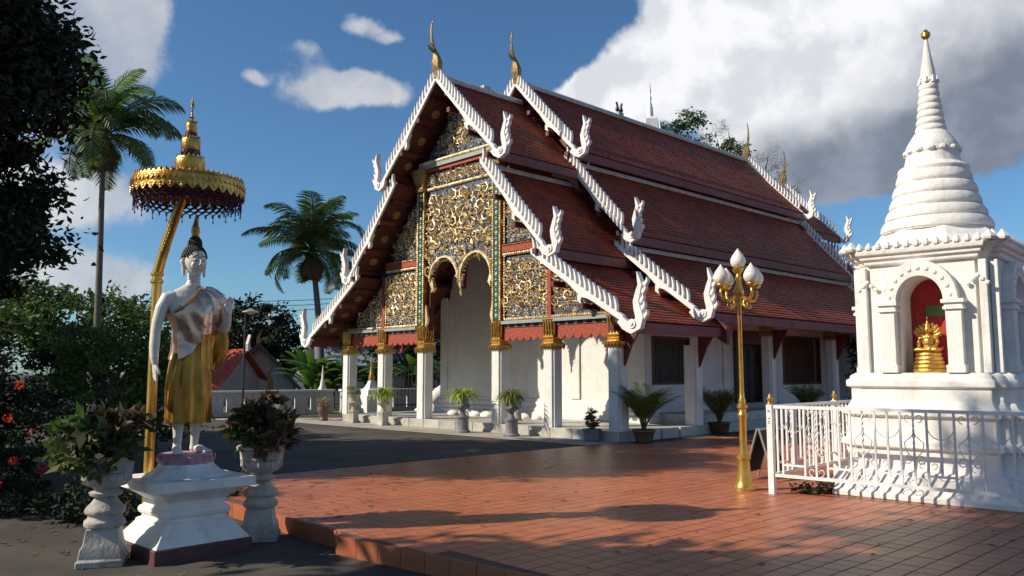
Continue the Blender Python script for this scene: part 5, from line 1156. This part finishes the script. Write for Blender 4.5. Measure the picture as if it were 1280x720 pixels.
tree('broadleaf_tree', (-15.6, 50, 0), (4.5, .3), [(0, 0, 4.4, 2.6, 2.2, 1.9), (-2.6, 0, 3.6, 2.4, 2.2, 1.8), (1.4, 0, 3.7, 1.5, 1.6, 1.3)], 8000, .3, 'leaf_dark', 'dark tree behind the statue hand and the small hall', clump=.55)
tree('broadleaf_tree', (-10.4, 47, 0), (2.5, .2), [(0, 0, 2.9, 1.6, 1.5, 1.3), (2.6, 0, 3.2, 1.7, 1.5, 1.7)], 4500, .25, 'leaf_dark', 'small dark tree below the shorter coconut palm', clump=.5)
tree('broadleaf_tree', (-5.6, 44, 0), (3, .2), [(0, 0, 3.0, 3.0, 1.6, 2.0), (4.5, 0, 3.2, 3, 1.6, 2.2)], 7500, .28, 'leaf_mid', 'green trees seen between the temple columns', clump=.55)
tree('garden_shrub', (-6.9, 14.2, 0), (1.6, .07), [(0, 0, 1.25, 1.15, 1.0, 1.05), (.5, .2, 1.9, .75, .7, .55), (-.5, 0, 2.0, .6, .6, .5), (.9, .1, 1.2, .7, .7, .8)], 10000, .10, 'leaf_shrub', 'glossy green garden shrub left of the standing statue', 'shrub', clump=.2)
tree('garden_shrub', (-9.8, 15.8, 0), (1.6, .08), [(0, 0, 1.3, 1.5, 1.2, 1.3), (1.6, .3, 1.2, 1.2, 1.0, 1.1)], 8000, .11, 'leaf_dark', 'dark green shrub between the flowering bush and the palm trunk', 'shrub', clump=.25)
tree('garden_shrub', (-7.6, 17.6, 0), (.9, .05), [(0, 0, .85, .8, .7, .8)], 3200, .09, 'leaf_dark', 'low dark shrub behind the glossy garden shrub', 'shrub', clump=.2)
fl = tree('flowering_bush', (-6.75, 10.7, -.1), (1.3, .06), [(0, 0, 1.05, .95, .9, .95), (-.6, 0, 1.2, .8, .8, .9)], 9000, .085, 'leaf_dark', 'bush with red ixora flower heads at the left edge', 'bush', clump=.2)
b = MB()
for (x, y, z) in ((.55, -.55, 1.15), (.42, -.6, 1.0), (.62, -.5, .62), (.75, -.35, .95), (.3, -.75, 1.45), (.5, -.6, .35), (.82, -.2, .5), (.6, -.45, 1.55)):
    for _ in range(26):
        q = Vector(RNG.normal(size=3)).normalized(); p = Vector((x, y, z)) + q * .055; s = q.orthogonal().normalized(); r = q.cross(s); b.add([p - s * .016, p + r * .016, p + s * .016, p - r * .016], [(0, 1, 2, 3)])
b.obj('flower_head', 'leaf_red', fl, kind='stuff', fix=False)
tree('ground_cover', (-5.1, 10.2, -.18), (.3, .02), [(0, 0, .18, 1.3, .6, .2), (-1.4, .6, .16, 1.0, .7, .2), (1.0, .9, .25, .8, .5, .3)], 5200, .085, 'leaf_dark', 'low dark border planting at the left behind the urn', 'plants', clump=.15, limbs=False)
# banana plants
def banana(loc, h, n, seed, label=None, group=None):
    rs = random.Random(seed); t = thing('banana_plant', loc, rs.uniform(0, 6), label, 'banana plant', group); MB().tube([(0, 0, 0), (.03, 0, h * .3), (0, .03, h * .55)], [.13, .11, .07], 8).obj('stem', 'leaf_banana', t, smooth=True)
    for k in range(n):
        b = MB(); a = k * 2.4 + rs.random(); L = h * rs.uniform(.6, .8); an = rs.uniform(1.05, 1.6); dx, dy = math.cos(a), math.sin(a); s = (-dy, dx); p = Vector((0, 0, h * rs.uniform(.2, .45))); vs_ = []; N = 12
        for i in range(N + 1):
            w_ = .02 if i < 2 else L * .11 * math.sin(PI * (i - 1.2) / (N - .9)) ** .55
            vs_ += [(p.x - s[0] * w_, p.y - s[1] * w_, p.z - w_ * .35 + rs.uniform(-.02, .02)), tuple(p), (p.x + s[0] * w_, p.y + s[1] * w_, p.z - w_ * .35 + rs.uniform(-.02, .02))]
            p = p + Vector((dx * math.cos(an), dy * math.cos(an), math.sin(an))) * L / N; an -= .13
        b.add(vs_, [(3 * i + j, 3 * i + j + 1, 3 * i + j + 4, 3 * i + j + 3) for i in range(N) for j in (0, 1)]); b.obj('leaf', 'leaf_banana', t, smooth=True, fix=False)
bl = ['banana plant with broad leaves just left of the leftmost temple column', 'tallest banana plant in the clump below the temple eave corner', 'banana plant with upright leaves behind the small hall roof ridge', 'banana plant between the blue roofed house and the second temple column', 'banana plant seen between the two leftmost temple columns', 'banana plant behind the white wall near the naga stair', 'banana plant seen through the open left bay of the porch', 'banana plant rising behind the red and green roof']
bl += ['banana plant with leaning leaves just in front of the tallest one in the clump', 'banana plant at the right end of the clump, nearest the leftmost column', 'small banana plant low behind the plain white stupa', 'banana plant with drooping leaves left of the tallest one in the clump']
for k, (x, y, h) in enumerate(((-8.3, 38, 3.1), (-9.6, 38.5, 3.6), (-13.6, 50, 4.6), (-6.0, 38.2, 2.9), (-6.9, 39, 3.0), (-4.5, 38.5, 3.2), (-3.0, 38, 3.4), (-15.0, 50, 4.8), (-8.9, 37.2, 2.9), (-7.6, 37.4, 3.2), (-8.2, 36.8, 2.3), (-9.2, 39.6, 3.4))): banana((x, y, 0), h * .85, 15, k, bl[k])

# ------------------------------------------------------------------ BACKGROUND BUILDINGS
def slotwall(p, q, h, label, n):
    d = Vector(q) - Vector(p); L = d.length; t = thing('slotted_wall', p, math.atan2(d.y, d.x), label, 'wall'); b = MB(); wd = L / n
    s0, s1 = wd * .5 - .08, wd * .5 + .08
    for k in range(n):
        x = k * wd; b.box(x, x + s0, -.08, .08, 0, h); b.box(x + s1, x + wd, -.08, .08, 0, h); b.box(x + s0, x + s1, -.08, .08, 0, .16)
        b.fill(x + s0, x + s1, lambda u: .60 + math.sqrt(max(0, .08 ** 2 - (u - x - wd / 2) ** 2)), lambda u: h, -.08, .08, 8, 'y')
    b.obj('wall', 'wall_grey', t); MB().box(-.05, L + .05, -.13, .13, h, h + .08).obj('coping', 'plaster', t, bevel=.01); MB().box(-.0, L, -.11, .11, 0, .1).obj('footing', 'wall_grey', t)
slotwall((-17.5, 24.5, 0), (-7.2, 33.0, 0), .86, 'low grey white wall with arched slots running behind the statue', 20)
slotwall((-6.9, 33.2, 0), (1.5, 40.0, 0), .86, 'low slotted white wall continuing behind the temple columns', 16)
# small hall with red and green roof
hl = thing('small_hall', (-13.9, 45, 0), R(14), 'small hall with grey gable wall and orange red roof bordered in green', 'building')
b = MB().prism([(-1.9, 0), (1.9, 0), (1.9, .9), (0, 3.0), (-1.9, .9)], 0, 7, 'y'); b.obj('wall', 'wall_grey', hl)
for s in (-1, 1):
    o = MB().loft([[(s * .0, y, 3.18), (s * 2.3, y, .62), (s * 2.3, y, .5), (s * .0, y, 3.04)] for y in (-.5, 7.4)]).obj('roof', 'green_roof', hl)
    MB().loft([[(s * .55, y, 3.18 - .55 * 1.113 + .03), (s * 1.85, y, 3.18 - 1.85 * 1.113 + .03), (s * 1.85, y, 3.18 - 1.85 * 1.113 - .02), (s * .55, y, 3.18 - .55 * 1.113 - .02)] for y in (.5, 6.6)]).obj('red_tiles', 'orange_roof', o)
    MB().loft([[(s * .0, y, 3.28), (s * 2.4, y, .62), (s * 2.4, y, .42), (s * .0, y, 3.0)] for y in (-.62, -.5)]).obj('gable_board', 'green_roof', hl)
MB().ribbon([(0, 3.1), (-.05, 3.5), (.1, 3.9)], [.12, .08, .01], -.6, -.5, 'y').obj('roof_finial', 'gold_dark', hl)
o = hl; MB().ribbon([(.6, .3), (.65, 1.1), (.55, 1.5), (.75, 2.1)], [.22, .16, .08, .01], -.02, .06, 'y').obj('naga_ornament', 'gold_dark', hl)
for y in (-.2, 7.0): MB().ribbon([(-2.2, .9), (-2.5, 1.0), (-2.7, 1.5), (-2.6, 2.2)], [.15, .2, .12, .01], y, y + .12, 'y').obj('eave_finial', 'plaster', hl)
hl2 = thing('side_hall', (-17.4, 44, 0), R(76), 'lower hall wing with orange red roof and white finials, mostly hidden behind the statue', 'building')
MB().prism([(-2, 0), (2, 0), (2, 1.2), (0, 2.7), (-2, 1.2)], -3.2, 2.2, 'y').obj('wall', 'wall_grey', hl2)
for s in (-1, 1):
    MB().loft([[(0, y, 2.85), (s * 2.4, y, .95), (s * 2.4, y, .85), (0, y, 2.75)] for y in (-3.6, 2.6)]).obj('roof', 'orange_roof', hl2)
MB().ribbon([(0, 2.8), (-.1, 3.1), (.05, 3.6)], [.16, .1, .01], -3.7, -3.55, 'y').obj('roof_finial', 'plaster', hl2)
# white miniature chedi posts beyond the wall
def miniature(loc, s, label, gold=True):
    t = thing('small_stupa', loc, R(40), label, 'stupa'); MB().loft([[(-r, -r, z), (r, -r, z), (r, r, z), (-r, r, z)] for r, z in ((.6 * s, 0), (.6 * s, .9 * s), (.5 * s, .95 * s), (.45 * s, 1.2 * s), (.3 * s, 1.3 * s), (.2 * s, 1.5 * s), (.12 * s, 1.75 * s))]).obj('base', 'limewash', t, bevel=.01)
    MB().lathe([(.16 * s, 1.7 * s), (.18 * s, 1.85 * s), (.1 * s, 2.1 * s), (.08 * s, 2.4 * s), (.02 * s, 3.1 * s)], 12).obj('spire', 'gold' if gold else 'limewash', t, smooth=True)
miniature((-5.75, 33.6, 0), .75, 'small white stupa with gold spire beyond the wall between the leftmost columns'); miniature((-8.3, 36, 0), .62, 'small plain white stupa on the wall left of the temple', False)
# naga stair ornament seen through the porch
ng = thing('naga_balustrade', (-2.55, 31.5, 0), R(30), 'white naga stair end with golden pointed crest seen through the porch', 'ornament')
MB().tube([(-1.2, 0, .1), (-.7, 0, .35), (-.2, 0, .75), (.15, 0, 1.0)], [.15, .25, .34, .3], 12).obj('body', 'limewash', ng, smooth=True)
MB().tube([(-.25, 0, .85), (.05, 0, 1.25), (.12, 0, 1.7), (.28, 0, 2.45)], [.1, .26, .2, .015], 8, .5).obj('crest', 'gold_dark', ng, smooth=True); MB().box(.5, .72, -.12, .12, 0, 2.05).obj('post', 'limewash', ng, bevel=.01)
ir = thing('iron_fence', (-4.6, 33.0, 0), R(37), 'dark iron bar fence behind the temple porch', 'fence'); bm3 = MB().box(-.012, .012, -.012, .012, 0, 1.9).mesh('bar'); bm3.materials.append(M['iron'])
for k in range(34): o = link(bm3, 'bar', ir); o.location = (k * .17, 0, .1)
for z in (.3, 1.0, 1.9): MB().box(-.1, 5.8, -.02, .02, z, z + .04).obj('rail', 'iron', ir)
bh = thing('blue_roofed_house', (-7.6, 46, 0), R(15), 'house with pale blue metal roof behind the banana plants', 'house'); MB().box(-3, 4.6, 0, 5, 0, 2.2).obj('wall', 'wall_grey', bh); MB().prism([(-.6, 2.0), (2.5, 3.9), (5.6, 2.0), (2.5, 3.7)], -3.4, 5.0, 'x').obj('roof', 'blue_roof', bh)
# thin dark garden lamp, wires
gl = thing('garden_lamp', (-9.75, 29.8, 0), R(10), 'thin dark garden lamp with flat disc head in front of the slotted wall', 'lamp post'); MB().tube([(0, 0, 0), (0, 0, .6), (0, 0, 3.75)], [.07, .045, .035], 8).obj('post', 'iron', gl); MB().lathe([(.02, 3.70), (.10, 3.74), (.30, 3.80), (.30, 3.83), (.12, 3.90), (.02, 3.95)], 18, .18).obj('lamp_head', 'alu', gl, smooth=True)
for k in range(3):
    b = MB(); b.tube([(-40 + i * 5, 58, 5.9 + k * .35 + .8 * ((i - 3.5) / 3.5) ** 2) for i in range(9)], .022, 4); o = b.obj('utility_wire', 'iron', None, label=('lowest', 'middle', 'topmost')[k] + ' thin utility wire across the sky left of the temple', category='wire', group='utility wires behind the small hall')
# far white spire and tree behind the ridge
fs = thing('distant_spire', (10.45, 60, 0), 0, 'slender white tiered spire rising behind the temple ridge', 'spire')
MB().loft([[(-r, -r, z), (r, -r, z), (r, r, z), (-r, r, z)] for r, z in ((2.5, 0), (2.5, 12), (1.2, 15), (1.0, 18.6), (.75, 18.7), (.7, 19.6), (.5, 19.7), (.45, 20.6), (.25, 20.8))]).obj('base', 'limewash', fs, bevel=.03)
for s in (-1, 1):
    for q in (-1, 1): MB().lathe([(.16, 18.5), (.13, 19.3), (.02, 20.4)], 6, s * .6, q * .6).obj('pinnacle', 'limewash', fs)
MB().lathe([(.26, 20.7), (.2, 21.6), (.14, 21.62), (.16, 21.8), (.07, 22.0), (.14, 22.3), (.05, 22.5), (.09, 22.8), (.02, 23.5)], 10).obj('spire', 'white_paint', fs, smooth=True)
tree('broadleaf_tree', (14.2, 62, 0), (16.5, .5), [(-.6, 0, 20.0, 2.3, 2, 2.2), (2.2, 0, 18.3, 2.4, 2, 1.8)], 2600, .32, 'leaf_mid', 'sparse tree top showing above the roof ridge beside the white spire', clump=.55, nclump=44)
tree('bare_tree', (17.6, 61, 0), (15.5, .4), [(-1.6, 0, 19.0, 2.2, 1.5, 1.7), (1.2, 0, 17.3, 2.6, 1.5, 1.6), (3.4, 0, 15.6, 1.8, 1.5, 1.3)], 4200, .17, 'leaf_grey', 'greyish half bare tree top above the roof ridge', clump=.5, aspect=.2, nclump=80)
tree('broadleaf_tree', (20.5, 44, 0), (5, .3), [(0, 0, 4.5, 4, 3, 4.0), (2.5, 0, 7.5, 2.2, 2, 2.2)], 8000, .3, 'leaf_dark', 'dark leafy tree between the temple and the white stupa', clump=.6)
tree('broadleaf_tree', (13.4, 29, 0), (2.5, .2), [(0, 0, 2.0, 1.6, 1.6, 1.9), (1.8, 0, 2.2, 1.6, 1.6, 1.9)], 6000, .2, 'leaf_dark', 'small dark tree beside the far corner of the temple', clump=.4)
# trees standing beside and behind the photographer; they cast the shade over the near plaza
SHT = [((-11, .8), 12, [(0, .1, 9.0, 3.8, 3.8, 3.2), (.5, 2.3, 12.3, 3.4, 2.95, 1.7), (-2.6, -1.5, 9.5, 3.2, 3.4, 3.0), (1.8, -1.8, 7.4, 2.8, 3.5, 2.2), (1.0, 3.1, 6.5, 2.0, 1.55, 1.7), (.6, .2, 5.6, 2.0, 2.0, 1.5)], 'tall spreading garden tree on the near left side of the plaza', 22000),
       ((-8.5, -6.0), 10, [(0, 0, 8.2, 4.0, 4.4, 2.6), (3.2, .6, 8.0, 3.2, 3.8, 2.2), (-2.5, 1.5, 8, 3, 3, 2.2)], 'round crowned garden tree behind the viewpoint', 12000),
       ((-14.2, 16.0), 7, [(0, 0, 4.6, 2.0, 2.6, 2.4), (-.4, 3.0, 4.4, 1.8, 1.8, 2.0), (1.0, -.9, 10.9, 1.9, 1.0, 1.7), (.2, -.5, 7.6, 1.4, 1.3, 1.8)], 'medium garden tree just outside the left edge beside the lawn', 14000)]
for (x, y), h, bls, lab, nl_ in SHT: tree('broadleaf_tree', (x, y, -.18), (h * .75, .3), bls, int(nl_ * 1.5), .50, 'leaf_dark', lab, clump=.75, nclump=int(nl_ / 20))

# fallen leaves
b = MB()
for _ in range(420):
    if random.random() < .75: x, y = random.uniform(-6.5, -1.6), random.uniform(6.2, 14)
    else: x, y = random.uniform(-1, 6), random.uniform(6.5, 16)
    v = .721 * (x - TO.x) + .693 * (y - TO.y); u = -.693 * (x - TO.x) + .721 * (y - TO.y); z = .004 if inpoly(v, u) else gz_(x, y) + .004
    if math.hypot(x - SX, y - SY) < .75: continue
    a = random.uniform(0, 6.28); l = random.uniform(.025, .06); c, s_ = math.cos(a), math.sin(a); b.add([(x - c * l, y - s_ * l, z), (x + s_ * l * .45, y - c * l * .45, z + .012), (x + c * l, y + s_ * l, z + .004), (x - s_ * l * .45, y + c * l * .45, z + .01)], [(0, 1, 2, 3)])
b.obj('fallen_leaves', 'leaf_dry', None, fix=False, kind='stuff', label='scattered dry fallen leaves on the asphalt and plaza', category='leaves')

b = MB()
for p, q in (((3.36, 11.12), (3.60, 10.98)), ((3.42, 11.02), (3.55, 11.16))):
    p, q = Vector((*p, .0035)), Vector((*q, .0035)); d = (q - p).normalized() * .018; n_ = Vector((-d.y, d.x, 0)); b.add([p - n_, q - n_ * .4, q + n_ * .4, p + n_], [(0, 1, 2, 3)])
b.obj('paint_smear', 'white_paint', None, fix=False, kind='stuff', label='white paint smear on the tiles at the lamp foot', category='paint')
